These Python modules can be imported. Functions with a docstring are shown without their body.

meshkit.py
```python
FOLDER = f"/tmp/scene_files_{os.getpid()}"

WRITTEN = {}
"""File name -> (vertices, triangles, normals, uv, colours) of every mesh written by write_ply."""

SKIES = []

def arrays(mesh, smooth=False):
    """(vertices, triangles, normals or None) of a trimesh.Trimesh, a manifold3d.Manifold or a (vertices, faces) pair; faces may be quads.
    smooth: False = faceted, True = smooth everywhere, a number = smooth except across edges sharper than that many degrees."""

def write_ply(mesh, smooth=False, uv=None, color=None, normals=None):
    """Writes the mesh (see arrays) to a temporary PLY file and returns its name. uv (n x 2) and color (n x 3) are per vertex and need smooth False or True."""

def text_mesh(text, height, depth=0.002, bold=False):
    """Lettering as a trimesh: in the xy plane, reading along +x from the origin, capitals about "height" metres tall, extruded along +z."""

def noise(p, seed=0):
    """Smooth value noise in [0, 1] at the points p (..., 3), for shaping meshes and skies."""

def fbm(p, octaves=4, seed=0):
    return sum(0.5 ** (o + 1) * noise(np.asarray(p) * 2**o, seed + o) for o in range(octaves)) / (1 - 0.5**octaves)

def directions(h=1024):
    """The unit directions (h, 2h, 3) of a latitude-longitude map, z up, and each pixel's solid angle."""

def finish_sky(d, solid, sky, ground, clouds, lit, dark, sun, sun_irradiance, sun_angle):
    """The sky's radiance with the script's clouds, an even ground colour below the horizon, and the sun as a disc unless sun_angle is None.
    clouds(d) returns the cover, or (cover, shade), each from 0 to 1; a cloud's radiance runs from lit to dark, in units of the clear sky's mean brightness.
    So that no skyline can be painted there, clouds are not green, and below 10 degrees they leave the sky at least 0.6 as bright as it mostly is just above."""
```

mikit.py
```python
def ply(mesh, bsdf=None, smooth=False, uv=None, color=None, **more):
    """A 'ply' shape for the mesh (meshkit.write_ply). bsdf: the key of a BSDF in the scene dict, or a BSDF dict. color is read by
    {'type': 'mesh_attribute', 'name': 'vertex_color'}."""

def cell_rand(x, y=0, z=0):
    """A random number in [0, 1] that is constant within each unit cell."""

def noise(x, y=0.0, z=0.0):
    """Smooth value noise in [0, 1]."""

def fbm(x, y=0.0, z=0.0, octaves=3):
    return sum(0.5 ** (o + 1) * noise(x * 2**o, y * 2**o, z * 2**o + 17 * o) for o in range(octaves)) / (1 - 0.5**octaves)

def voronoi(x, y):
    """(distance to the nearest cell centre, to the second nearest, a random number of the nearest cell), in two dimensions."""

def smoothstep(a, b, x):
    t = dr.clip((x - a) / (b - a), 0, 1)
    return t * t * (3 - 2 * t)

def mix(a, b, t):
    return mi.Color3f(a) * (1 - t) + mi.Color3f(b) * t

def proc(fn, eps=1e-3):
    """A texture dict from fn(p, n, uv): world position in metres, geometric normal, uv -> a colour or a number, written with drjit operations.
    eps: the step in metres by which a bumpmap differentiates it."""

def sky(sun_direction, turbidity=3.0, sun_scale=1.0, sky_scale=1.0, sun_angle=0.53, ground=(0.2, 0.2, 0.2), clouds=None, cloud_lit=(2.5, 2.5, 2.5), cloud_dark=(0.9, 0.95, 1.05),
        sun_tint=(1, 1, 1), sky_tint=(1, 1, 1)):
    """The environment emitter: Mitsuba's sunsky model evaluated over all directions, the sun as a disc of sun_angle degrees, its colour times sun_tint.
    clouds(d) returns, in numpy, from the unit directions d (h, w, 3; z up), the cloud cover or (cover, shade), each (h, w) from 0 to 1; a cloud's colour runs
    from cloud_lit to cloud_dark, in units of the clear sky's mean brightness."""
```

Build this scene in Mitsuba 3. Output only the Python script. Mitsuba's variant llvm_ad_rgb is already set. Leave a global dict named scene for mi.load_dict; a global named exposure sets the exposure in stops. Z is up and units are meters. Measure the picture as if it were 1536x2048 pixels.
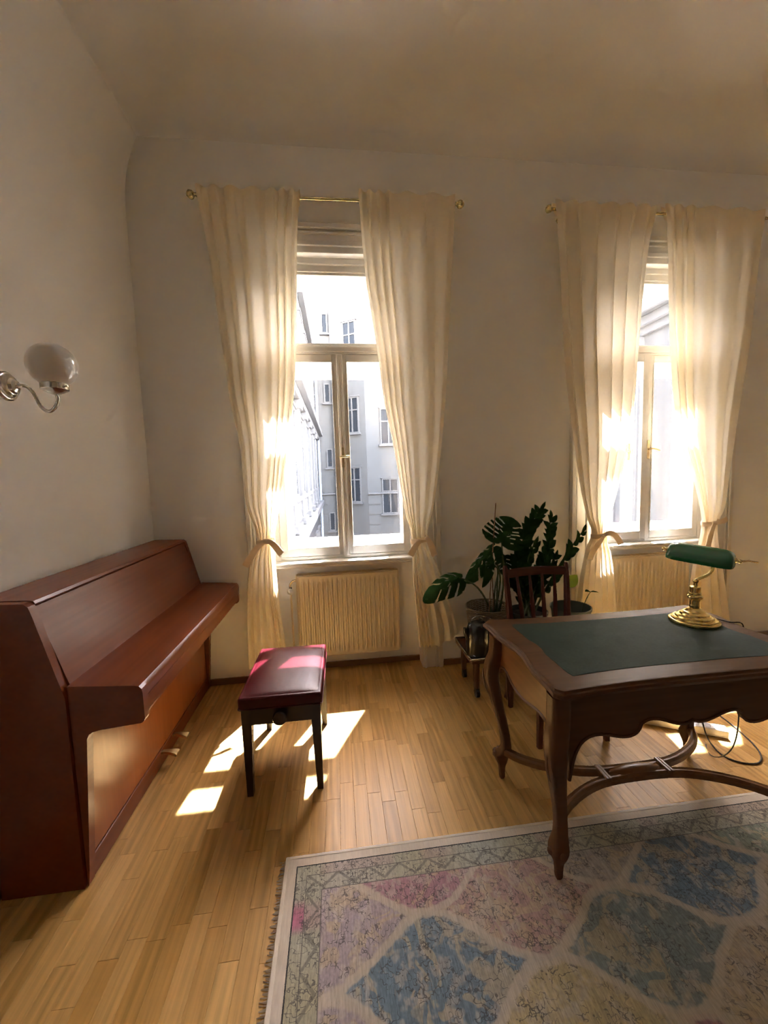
import math, random
import numpy as np, trimesh, manifold3d
import mitsuba as mi, drjit as dr
import mikit, meshkit
from mikit import ply, proc, noise, fbm, voronoi, cell_rand, smoothstep, mix
from shapely.geometry import Polygon, LineString, box as sbox
from scipy.interpolate import PchipInterpolator, splprep, splev

T = mi.ScalarTransform4f
random.seed(7)
rng = np.random.default_rng(7)
scene, labels = {}, {}
PLACE = None          # set while a thing is built elsewhere than where it stands

# ------------------------------------------------------------------ camera, sky, sun, exposure
FOCAL, YAW, PITCH, ROLL = 788.0, 0.1155, -0.0902, -0.03227
EYE = np.array([0.0, 0.0, 1.45])
_cy, _sy, _cp, _sp = math.cos(YAW), math.sin(YAW), math.cos(PITCH), math.sin(PITCH)
_f = np.array([_sy * _cp, _cy * _cp, _sp]); _r = np.array([_cy, -_sy, 0.0]); _u = np.cross(_r, _f)
RIGHT = math.cos(ROLL) * _r + math.sin(ROLL) * _u
UP = -math.sin(ROLL) * _r + math.cos(ROLL) * _u
scene['camera'] = {'type': 'perspective', 'fov_axis': 'x', 'fov': math.degrees(2 * math.atan(768 / FOCAL)), 'near_clip': 0.05,
                   'to_world': T().look_at(origin=EYE.tolist(), target=(EYE + _f).tolist(), up=UP.tolist())}
exposure = 2.65
SUN = np.array([0.48, 1.0, 1.852]); SUN /= np.linalg.norm(SUN)
scene['sky'] = mikit.sky(SUN.tolist(), turbidity=3.0, sun_scale=12.0, sky_scale=52.0, sun_angle=0.6,
                         ground=(0.3, 0.29, 0.27), sun_tint=(1.0, 1.25, 1.84), sky_tint=(1.6, 1.0, 0.66))

# ------------------------------------------------------------------ registry
def add(key, mesh, bsdf, smooth=30, uv=None, label=None, category=None, group=None, kind=None, **more):
    base, n = key, 1
    while key in scene:
        key = f'{base}_{n:03d}'; n += 1
    if PLACE is not None:
        more['to_world'] = PLACE
    scene[key] = ply(mesh, bsdf, smooth=smooth, uv=uv, **more)
    tag(key, label, category, group, kind)
    return key

def tag(key, label=None, category=None, group=None, kind=None):
    d = {k: v for k, v in dict(label=label, category=category, group=group, kind=kind).items() if v}
    if d:
        labels[key] = d

# ------------------------------------------------------------------ mesh helpers
cat = trimesh.util.concatenate

def tm(v, f):
    f = np.asarray(f)
    if f.shape[1] == 4:
        f = np.vstack([f[:, [0, 1, 2]], f[:, [0, 2, 3]]])
    return trimesh.Trimesh(np.asarray(v, float), f, process=False)

def hull(pts):
    return trimesh.convex.convex_hull(np.asarray(pts, float))

def bx(x0, x1, y0, y1, z0, z1, b=0.003):
    """box with chamfered edges"""
    b = min(b, (x1 - x0) * .3, (y1 - y0) * .3, (z1 - z0) * .3)
    pts = []
    for x, sx in ((x0, 1), (x1, -1)):
        for y, sy in ((y0, 1), (y1, -1)):
            for z, sz in ((z0, 1), (z1, -1)):
                pts += [(x, y + sy * b, z + sz * b), (x + sx * b, y, z + sz * b), (x + sx * b, y + sy * b, z)]
    return hull(pts)

def rbox(x0, x1, y0, y1, z0, z1, r, n=4):
    pts = []
    s = trimesh.creation.uv_sphere(r, count=[2 * n, 4 * n]).vertices
    for x in (x0 + r, x1 - r):
        for y in (y0 + r, y1 - r):
            for z in (z0 + r, z1 - r):
                pts.append(s + [x, y, z])
    return hull(np.vstack(pts))

def xf(m, rotz=0, loc=(0, 0, 0), roty=0, rotx=0):
    M = trimesh.transformations.euler_matrix(rotx, roty, rotz)
    M[:3, 3] = loc
    m = m.copy(); m.apply_transform(M); return m

def spline(pts, n):
    p = np.asarray(pts, float)
    if len(p) < 3:
        return np.linspace(p[0], p[-1], n)
    k = min(3, len(p) - 1)
    tck, _ = splprep(p.T, s=0, k=k)
    return np.array(splev(np.linspace(0, 1, n), tck)).T

def frames(p):
    t = np.gradient(p, axis=0); t /= np.linalg.norm(t, axis=1, keepdims=True) + 1e-12
    a = np.zeros_like(p)
    ref = np.array([0, 0, 1.0]) if abs(t[0][2]) < .9 else np.array([1.0, 0, 0])
    a0 = np.cross(t[0], ref); a0 /= np.linalg.norm(a0)
    for i in range(len(p)):
        a0 = a0 - t[i] * (a0 @ t[i]); a0 /= np.linalg.norm(a0) + 1e-12
        a[i] = a0
    return t, a, np.cross(t, a)

def rings(R, close=True):
    """R: (n, m, 3) rings -> capped tube"""
    n, m = R.shape[:2]
    i, j = np.meshgrid(np.arange(n - 1), np.arange(m), indexing='ij')
    q = np.stack([i * m + j, i * m + (j + 1) % m, (i + 1) * m + (j + 1) % m, (i + 1) * m + j], -1).reshape(-1, 4)
    v = R.reshape(-1, 3)
    f = np.vstack([q[:, [0, 1, 2]], q[:, [0, 2, 3]]])
    if close:
        c0, c1 = len(v), len(v) + 1
        v = np.vstack([v, R[0].mean(0), R[-1].mean(0)])
        jj = np.arange(m)
        f = np.vstack([f, np.stack([np.full(m, c0), (jj + 1) % m, jj], 1), np.stack([np.full(m, c1), (n - 1) * m + jj, (n - 1) * m + (jj + 1) % m], 1)])
    mesh = trimesh.Trimesh(v, f, process=False)
    if close and mesh.volume < 0:
        mesh.invert()
    return mesh

def tube(pts, r, sides=10, n=None):
    p = spline(pts, n) if n else np.asarray(pts, float)
    r = np.asarray(r, float)
    rr = np.interp(np.linspace(0, 1, len(p)), np.linspace(0, 1, len(np.atleast_1d(r))), np.atleast_1d(r))
    t, a, b = frames(p)
    ang = np.arange(sides) * 2 * np.pi / sides
    return rings(p[:, None] + rr[:, None, None] * (np.cos(ang)[None, :, None] * a[:, None] + np.sin(ang)[None, :, None] * b[:, None]))

def lathe(prof, loc=(0, 0, 0), sides=40, sx=1, sy=1):
    prof = np.asarray(prof, float)
    ang = np.arange(sides) * 2 * np.pi / sides
    R = np.stack([np.stack([r * np.cos(ang) * sx, r * np.sin(ang) * sy, np.full(sides, z)], 1) for r, z in prof])
    m = rings(R); m.apply_translation(loc); return m

def ext(poly, h):
    if not isinstance(poly, Polygon):
        poly = Polygon(poly)
    return trimesh.creation.extrude_polygon(poly, h, engine='earcut')

def ext_xz(poly, y0, y1):
    """polygon in (x, z) extruded along y"""
    m = ext(poly, y1 - y0)
    v = m.vertices.copy(); m.vertices = np.stack([v[:, 0], y1 - v[:, 2], v[:, 1]], 1)
    m.fix_normals(); return m

def ext_yz(poly, x0, x1):
    m = ext(poly, x1 - x0)
    v = m.vertices.copy(); m.vertices = np.stack([x0 + v[:, 2], v[:, 0], v[:, 1]], 1)
    m.fix_normals(); return m

def grid(P, flip=False):
    """(n, m, 3) -> sheet"""
    n, m = P.shape[:2]
    i, j = np.meshgrid(np.arange(n - 1), np.arange(m - 1), indexing='ij')
    q = np.stack([i * m + j, i * m + j + 1, (i + 1) * m + j + 1, (i + 1) * m + j], -1).reshape(-1, 4)
    if flip:
        q = q[:, ::-1]
    return tm(P.reshape(-1, 3), q)

def ribbon(pts, wdir, w, th=0.003, n=24):
    """flat strip of cloth of width w along a path"""
    p = spline(pts, n)
    t = np.gradient(p, axis=0); t /= np.linalg.norm(t, axis=1, keepdims=True)
    wd = np.asarray(wdir, float)
    wd = wd if wd.ndim == 2 else np.tile(wd, (n, 1))
    wd = wd - t * (wd * t).sum(1, keepdims=True); wd /= np.linalg.norm(wd, axis=1, keepdims=True)
    nn = np.cross(t, wd)
    w = np.interp(np.linspace(0, 1, n), np.linspace(0, 1, len(np.atleast_1d(w))), np.atleast_1d(w))[:, None]
    R = np.stack([p - wd * w / 2 - nn * th / 2, p + wd * w / 2 - nn * th / 2, p + wd * w / 2 + nn * th / 2, p - wd * w / 2 + nn * th / 2], 1)
    return rings(R)

def solid(*ms):
    """boolean union"""
    out = None
    for m in ms:
        M = manifold3d.Manifold(manifold3d.Mesh(np.asarray(m.vertices, np.float32), np.asarray(m.faces, np.uint32)))
        out = M if out is None else out + M
    o = out.to_mesh()
    return trimesh.Trimesh(o.vert_properties[:, :3], o.tri_verts, process=False)

# ------------------------------------------------------------------ materials
def rgb(*c):
    return {'type': 'rgb', 'value': list(c)}

def pr(c, rough=.5, spec=.5, **k):
    c = c if isinstance(c, dict) else rgb(*c)
    return {'type': 'twosided', 'bsdf': {'type': 'principled', 'base_color': c, 'roughness': rough, 'specular': spec, **k}}

def wall_fn(p, n, uv):
    v = fbm(p.x * 3, p.y * 3, p.z * 3, 3)
    return mix((.83, .825, .80), (.855, .85, .825), v)
scene['wall_paint'] = {'type': 'twosided', 'bsdf': {'type': 'diffuse', 'reflectance': proc(wall_fn)}}
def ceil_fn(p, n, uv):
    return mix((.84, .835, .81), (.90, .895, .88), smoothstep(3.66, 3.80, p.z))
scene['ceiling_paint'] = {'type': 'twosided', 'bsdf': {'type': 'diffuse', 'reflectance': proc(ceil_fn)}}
scene['white_gloss'] = pr((.80, .77, .69), .35, .4)

def oak_fn(p, n, uv):
    o = uv.y * 37.0
    g = fbm(p.x * 95 + o, p.y * 3.2 + o, 0.0, 3)
    f = fbm(p.x * 330 + o, p.y * 9 + o, 3.0, 2)
    cath = dr.sin((p.x * 30 + o + 2.2 * fbm(p.x * 9 + o, p.y * 2.2, 5.0, 2)) * 6.283 + p.y * 1.5) * .5 + .5
    c = mix((.36, .20, .056), (.56, .355, .130), uv.x)
    c = c * (0.80 + .34 * g) * (.90 + .16 * f)
    return mi.Color3f(c) * (1 - .16 * cath * smoothstep(.35, .7, uv.y))
scene['oak'] = pr(proc(oak_fn), .36, .20, clearcoat=.03, clearcoat_gloss=.7)
scene['sub_floor'] = pr((.10, .055, .025), .7)
def mahog(p, n, uv):
    g = fbm(p.x * 70, p.y * 2.5, p.z * 70, 3)
    f = fbm(p.x * 9, p.y * .8, p.z * 9, 3)
    return mix((.076, .0145, .004), (.148, .034, .0085), .55 * g + .45 * f)
scene['piano_wood'] = pr(proc(mahog), .30, .36, clearcoat=.18, clearcoat_gloss=.8)
def mahog_lit(p, n, uv):
    g = fbm(p.x * 70, p.y * 70, p.z * 2.5, 3)
    f = fbm(p.x * 9, p.y * 6, p.z * .8, 3)
    return mix((.13, .031, .008), (.23, .064, .016), .55 * g + .45 * f)
scene['piano_wood_lit'] = pr(proc(mahog_lit), .27, .5, clearcoat=.3, clearcoat_gloss=.8)  # lighter copy of the piano wood: glow of the sunlit floor put into colour
def walnut(p, n, uv):
    g = fbm(p.x * 4, p.y * 75, p.z * 75, 3)
    f = fbm(p.x * 2.5, p.y * 14, p.z * 14, 3)
    return mix((.046, .0185, .0075), (.115, .048, .019), .5 * g + .5 * f)
scene['desk_wood'] = pr(proc(walnut), .38, .28, clearcoat=.06, clearcoat_gloss=.75)
def walnut_lit(p, n, uv):
    g = fbm(p.x * 75, p.y * 4, p.z * 75, 3)
    f = fbm(p.x * 14, p.y * 3, p.z * 14, 3)
    return mix((.088, .034, .0105), (.185, .078, .025), .5 * g + .5 * f)
scene['desk_wood_lit'] = pr(proc(walnut_lit), .32, .5)  # lighter copy of the desk walnut: daylight on the desk side put into colour
def green_fn(p, n, uv):
    v = fbm(p.x * 160, p.y * 160, 0., 3)
    w = fbm(p.x * 9, p.y * 14, 2., 3)
    return mix((.011, .023, .0165), (.023, .043, .031), .5 * v + .5 * w)
scene['green_leather'] = pr(proc(green_fn), .65, .2)
scene['base_wood'] = pr((.16, .075, .03), .4)
scene['brass'] = {'type': 'twosided', 'bsdf': {'type': 'roughconductor', 'material': 'none', 'specular_reflectance': rgb(.90, .70, .32), 'alpha': .09}}
scene['dark_brass'] = {'type': 'twosided', 'bsdf': {'type': 'roughconductor', 'material': 'none', 'specular_reflectance': rgb(.52, .38, .20), 'alpha': .22}}
scene['chrome'] = {'type': 'twosided', 'bsdf': {'type': 'roughconductor', 'material': 'none', 'specular_reflectance': rgb(.82, .80, .77), 'alpha': .06}}
scene['opal_glass'] = pr((.90, .89, .84), .08, .45, clearcoat=.6, clearcoat_gloss=.98)
scene['enamel'] = pr((.80, .68, .47), .35, .45)
scene['dark_slot'] = pr((.02, .018, .015), .8)
scene['white_plastic'] = pr((.82, .81, .78), .35)
scene['red_plastic'] = pr((.6, .03, .03), .3)
scene['grey_plastic'] = pr((.30, .31, .33), .4)
scene['black_plastic'] = pr((.012, .012, .013), .35)
scene['black_gloss'] = pr((.004, .006, .006), .12, .5, clearcoat=1.0, clearcoat_gloss=.95)
def cloth_fn(p, n, uv):
    w = .5 * noise(p.x * 420, p.y * 420, p.z * 60) + .5 * noise(p.x * 60, p.y * 60, p.z * 520)
    return mix((.89, .805, .63), (.945, .87, .71), w)
scene['curtain_cloth'] = {'type': 'principledthin', 'base_color': proc(cloth_fn), 'roughness': .9, 'diff_trans': 0.5}
scene['tie_cloth'] = pr((.80, .66, .48), .9, .1)
def red_fn(p, n, uv):
    v = fbm(p.x * 90, p.y * 90, p.z * 90, 3)
    return mix((.032, .002, .004), (.050, .0036, .0068), v)
scene['red_leather'] = {'type': 'twosided', 'bsdf': {'type': 'bumpmap', 'arbitrary': proc(lambda p, n, uv: fbm(p.x * 260, p.y * 260, 0., 2), 5e-4), 'scale': .0006,
                        'bsdf': {'type': 'principled', 'base_color': proc(red_fn), 'roughness': .30, 'specular': .22}}}
scene['bench_wood'] = pr((.014, .006, .004), .3, .4, clearcoat=.2)
scene['chair_wood'] = pr((.042, .008, .005), .3, .5, clearcoat=.3)
scene['trolley_wood'] = pr((.075, .028, .011), .4)
scene['leaf'] = {'type': 'principledthin', 'base_color': proc(lambda p, n, uv: mix((.011, .026, .009), (.022, .046, .015), fbm(p.x * 22, p.y * 22, p.z * 22, 3))), 'roughness': .28, 'diff_trans': .25}
scene['young_leaf'] = {'type': 'principledthin', 'base_color': rgb(.24, .34, .05), 'roughness': .4, 'diff_trans': .9}
scene['stem'] = pr((.035, .055, .02), .5)
scene['stake'] = pr((.20, .10, .05), .6)
scene['soil'] = pr((.018, .013, .010), .95)
scene['pot_dark'] = pr((.030, .035, .032), .45)
scene['pot_green'] = pr((.07, .085, .065), .5)
scene['cane'] = pr(proc(lambda p, n, uv: mix((.07, .052, .028), (.15, .11, .06), fbm(p.x * 120, p.y * 120, p.z * 200, 2))), .6)
scene['green_glass'] = pr((.006, .085, .030), .06, .6, clearcoat=1.0, clearcoat_gloss=.98)
scene['shade_inside'] = pr((.45, .52, .45), .3)

def rug_fn(p, n, uv):
    # ogee trellis of medallions, faded print
    X0, Y0, W, H = .560, 1.156, .330, .170
    wob = (fbm(p.x * 9, p.y * 9, 1., 2) - .5) * .030
    fuzz = (fbm(p.x * 70, p.y * 70, 11., 2) - .5) * .11
    wx = (p.x - X0) / (2 * W); wy = (p.y - Y0 + wob) / H
    hit_d, row, col = mi.Float(9), mi.Float(0), mi.Float(0)
    for k in (-1, 0, 1):
        r = dr.floor(wy + .5) + k
        odd = dr.abs(r - 2 * dr.floor(r / 2)) > .5
        sh = dr.select(odd, .5, 0.)
        c = dr.floor(wx - sh + .5)
        t = dr.abs(wx - sh - c) * 2
        top = .5 * (1 + dr.cos(math.pi * dr.clip(t, 0, 1)))
        d = dr.abs(wy - r) - top
        better = d < hit_d
        hit_d = dr.select(better, d, hit_d); row = dr.select(better, r, row); col = dr.select(better, c, col)
    h = cell_rand(row + 3, col + 11, 5)
    tan, blue, pink, lilac, sage, yel = (.26, .215, .16), (.105, .145, .175), (.235, .135, .155), (.235, .20, .21), (.15, .17, .135), (.27, .225, .13)
    base = mix(tan, tan, h)
    base = dr.select((h > .25) & (h < .5), mix(blue, blue, 0), base)
    base = dr.select((h >= .5) & (h < .75), mix(sage, sage, 0), base)
    def put(b, rr, cc, colr):
        return dr.select((dr.abs(row - rr) < .1) & (dr.abs(col - cc) < .1), mix(colr, colr, 0), b)
    for rr, cc, colr in ((0, 0, (.25, .17, .155)), (0, -1, lilac), (0, 1, blue), (0, 2, tan), (-1, -1, blue), (-1, 0, (.135, .16, .155)), (-1, 1, tan),
                         (1, -1, pink), (1, 0, (.21, .19, .17)), (1, 1, sage), (-2, 0, yel), (-2, -1, lilac), (-2, 1, tan), (-3, -1, sage), (-3, 0, pink)):
        base = put(base, rr, cc, colr)
    # worn arabesque print: pale flowers, broken dark outlines, streaks along the pile
    q = p.x * 26 + fbm(p.x * 14, p.y * 14, 2., 2) * 4; s = p.y * 26 + fbm(p.x * 14, p.y * 14, 7., 2) * 4
    f1 = fbm(q, s, 0., 3); f2 = fbm(p.x * 330, p.y * 40, 0., 2); f3 = fbm(p.x * 45, p.y * 38, 9., 3); f4 = fbm(p.x * 160, p.y * 130, 5., 2)
    base = mix(base, (.31, .255, .165), smoothstep(.50, .64, f1) * .62)
    base = mix(base, (.30, .27, .235), smoothstep(.50, .70, f3) * .55)
    base = mi.Color3f(base) * (.62 + .45 * f2 + .32 * f4)
    l1 = 1 - smoothstep(.010, .030, dr.abs(fbm(p.x * 34, p.y * 44, 4., 3) - .5))
    l2 = 1 - smoothstep(.020, .055, dr.abs(fbm(p.x * 95, p.y * 75, 14., 2) - .5))
    wear = smoothstep(.36, .60, fbm(p.x * 7, p.y * 7, 6., 2))
    wear2 = smoothstep(.40, .56, fbm(p.x * 24, p.y * 24, 8., 2))
    base = mix(base, (.045, .042, .045), l1 * wear * .70)
    base = mix(base, (.055, .050, .050), l2 * wear2 * .72)
    band = 1 - smoothstep(.035, .105, dr.abs(hit_d + .02 + .6 * fuzz))
    field = mix(base, mi.Color3f(.33, .29, .235) * (.78 + .40 * f2), band * .88)
    # border strips, by the distance to the rug's edge
    left = p.x + .255 < 1.425 - p.y
    e = dr.minimum(p.x + .255, 1.425 - p.y)
    along = dr.select(left, p.y, p.x)
    zig = dr.abs(dr.abs((along * 9.) - dr.floor(along * 9.) - .5) * 2 - (e - .085) / .045)
    tone = fbm(along * 4, 3., 0., 3)
    bcol = mix((.25, .235, .165), (.24, .255, .235), tone)
    bcol = mix(bcol, (.27, .11, .16), smoothstep(.48, .60, fbm(along * 5, 8., 0., 2)) * dr.select(left, 1., 0.2) * dr.select(e < .085, 1., .3))
    bcol = mix(bcol, (.06, .055, .055), dr.maximum(l1 * .7, l2 * wear2 * .8))
    bcol = mi.Color3f(bcol) * (.62 + .45 * f2 + .32 * f4)
    bcol = mix(bcol, (.075, .07, .065), (1 - smoothstep(.06, .20, zig + fuzz)) * dr.select((e > .085) & (e < .135), .55, 0.))
    bcol = mix(bcol, (.08, .075, .07), (1 - smoothstep(.0010, .0022, dr.abs(e - .085))) * .7)
    edge = mix((.36, .32, .27), (.42, .375, .31), f2)
    out = dr.select(e < .045, edge, bcol)
    out = dr.select(dr.abs(e - .047) < .0022, mix((.03, .03, .03), (.05, .05, .05), f2), out)
    out = dr.select(e > .14, field, out)
    out = mix(out, (.08, .075, .07), (1 - smoothstep(.0012, .0026, dr.abs(e - .14))) * .7)
    return dr.minimum(mi.Color3f(out) * 1.35, .8)
scene['rug_pile'] = {'type': 'twosided', 'bsdf': {'type': 'bumpmap', 'arbitrary': proc(lambda p, n, uv: fbm(p.x * 420, p.y * 200, 0., 2), 5e-4), 'scale': .0012, 'bsdf': {'type': 'diffuse', 'reflectance': proc(rug_fn)}}}
scene['rug_binding'] = {'type': 'twosided', 'bsdf': {'type': 'diffuse', 'reflectance': rgb(.62, .57, .49)}}
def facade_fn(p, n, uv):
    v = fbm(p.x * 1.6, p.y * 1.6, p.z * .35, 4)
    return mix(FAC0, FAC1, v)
FAC0, FAC1 = (.090, .0875, .083), (.106, .1035, .098)  # all courtyard facade colours set darker than real, to subdue the bright view
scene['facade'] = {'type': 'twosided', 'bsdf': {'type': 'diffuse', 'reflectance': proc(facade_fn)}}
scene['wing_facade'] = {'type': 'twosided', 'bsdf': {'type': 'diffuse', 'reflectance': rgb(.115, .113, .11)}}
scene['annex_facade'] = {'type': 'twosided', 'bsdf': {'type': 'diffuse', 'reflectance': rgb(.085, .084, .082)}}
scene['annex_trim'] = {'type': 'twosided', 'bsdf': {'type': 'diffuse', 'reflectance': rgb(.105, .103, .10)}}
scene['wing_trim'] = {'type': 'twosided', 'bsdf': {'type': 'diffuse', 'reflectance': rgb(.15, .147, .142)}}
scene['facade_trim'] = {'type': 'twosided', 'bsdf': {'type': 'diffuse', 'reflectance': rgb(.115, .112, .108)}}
scene['white_sill'] = pr((.74, .72, .67), .35, .4)
scene['sill_metal'] = {'type': 'twosided', 'bsdf': {'type': 'diffuse', 'reflectance': rgb(.62, .61, .585)}}
scene['zinc'] = pr((.30, .33, .37), .5)
scene['paving'] = {'type': 'twosided', 'bsdf': {'type': 'diffuse', 'reflectance': rgb(.50, .485, .46)}}
scene['far_pane'] = pr((.020, .023, .027), .4, .05)
scene['roof_metal'] = pr((.35, .37, .40), .5)
scene['pane_glass'] = {'type': 'thindielectric', 'int_ior': 1.5}

# ------------------------------------------------------------------ room shell
YW, XL, XR, YB = 2.835, -1.2586, 5.9, -4.3      # window wall, left wall, right wall, back wall
ZC = 3.98
WX = (0.05, 2.45, 4.85)                                # window axes, the last for the added window out of frame
HALF = 0.56                                      # half width of the wall opening
NICHE = 2.954

xs_ = [XL - .3] + [x for c in WX for x in (c - HALF, c + HALF)] + [XR + .3]
for i in range(0, len(xs_), 2):
    add('wall_front', bx(xs_[i], xs_[i + 1], YW, 3.26, -.02, 3.02, .0004), 'wall_paint', False, kind='structure')
add('wall_front', bx(XL - .3, XR + .3, YW, 3.26, 3.02, ZC + .3, .0004), 'wall_paint', False, kind='structure')
for c in WX:
    add('wall_front', bx(c - HALF - .002, c + HALF + .002, NICHE, 3.26, 0, .835, .002), 'wall_paint', False, kind='structure')
add('wall_left', bx(XL - .3, XL, YB, YW, -.02, ZC + .3), 'wall_paint', False, kind='structure')
add('wall_right', bx(XR, XR + .3, YB, YW, -.02, ZC + .3), 'wall_paint', False, kind='structure')
scene['wall_paint_darkened'] = {'type': 'twosided', 'bsdf': {'type': 'diffuse', 'reflectance': rgb(.42, .38, .32)}}  # unseen back wall coloured darker to cut fill light on surfaces facing it
add('wall_back', bx(XL - .3, XR + .3, YB - .3, YB, -.02, ZC + .3), 'wall_paint_darkened', False, kind='structure')

# coved ceiling: the profile runs round the room
zs = np.concatenate([np.linspace(3.22, 3.62, 9), np.linspace(3.63, 3.74, 12), 3.74 + (ZC - 3.74) * np.sin(np.linspace(0, math.pi / 2, 18))[1:]])
def d_front(z):                                  # soft bead below a quarter-round cove
    bead = .030 / (1 + math.exp(-(z - 3.685) / .012)) * (1.0 if z < 3.74 else 1.0)
    q = max(0, (z - 3.74) / (ZC - 3.74))
    if z < 3.625: return -.004
    return .0005 + bead + .34 * (1 - math.sqrt(max(0, 1 - q * q)))
def d_side(z):
    q = max(0, (z - 3.22) / (ZC - 3.22))
    return .0005 + .66 * (1 - math.sqrt(max(0, 1 - q * q)))
R = []
for z in zs:
    f_, o_ = d_front(z), d_side(z)
    R.append([(XL + o_, YB + o_, z), (XR - o_, YB + o_, z), (XR - o_, YW - f_, z), (XL + o_, YW - f_, z)])
R = np.array(R)
n_, m_ = R.shape[:2]
i_, j_ = np.meshgrid(np.arange(n_ - 1), np.arange(4), indexing='ij')
q_ = np.stack([i_ * 4 + j_, (i_ + 1) * 4 + j_, (i_ + 1) * 4 + (j_ + 1) % 4, i_ * 4 + (j_ + 1) % 4], -1).reshape(-1, 4)
q_ = np.vstack([q_, [[(n_ - 1) * 4 + k for k in (3, 2, 1, 0)]]])
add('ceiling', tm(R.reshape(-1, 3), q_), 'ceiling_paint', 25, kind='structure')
add('ceiling__slab', bx(XL - .3, XR + .3, YB - .3, 3.26, ZC + .02, ZC + .3), 'ceiling_paint', False)

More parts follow.
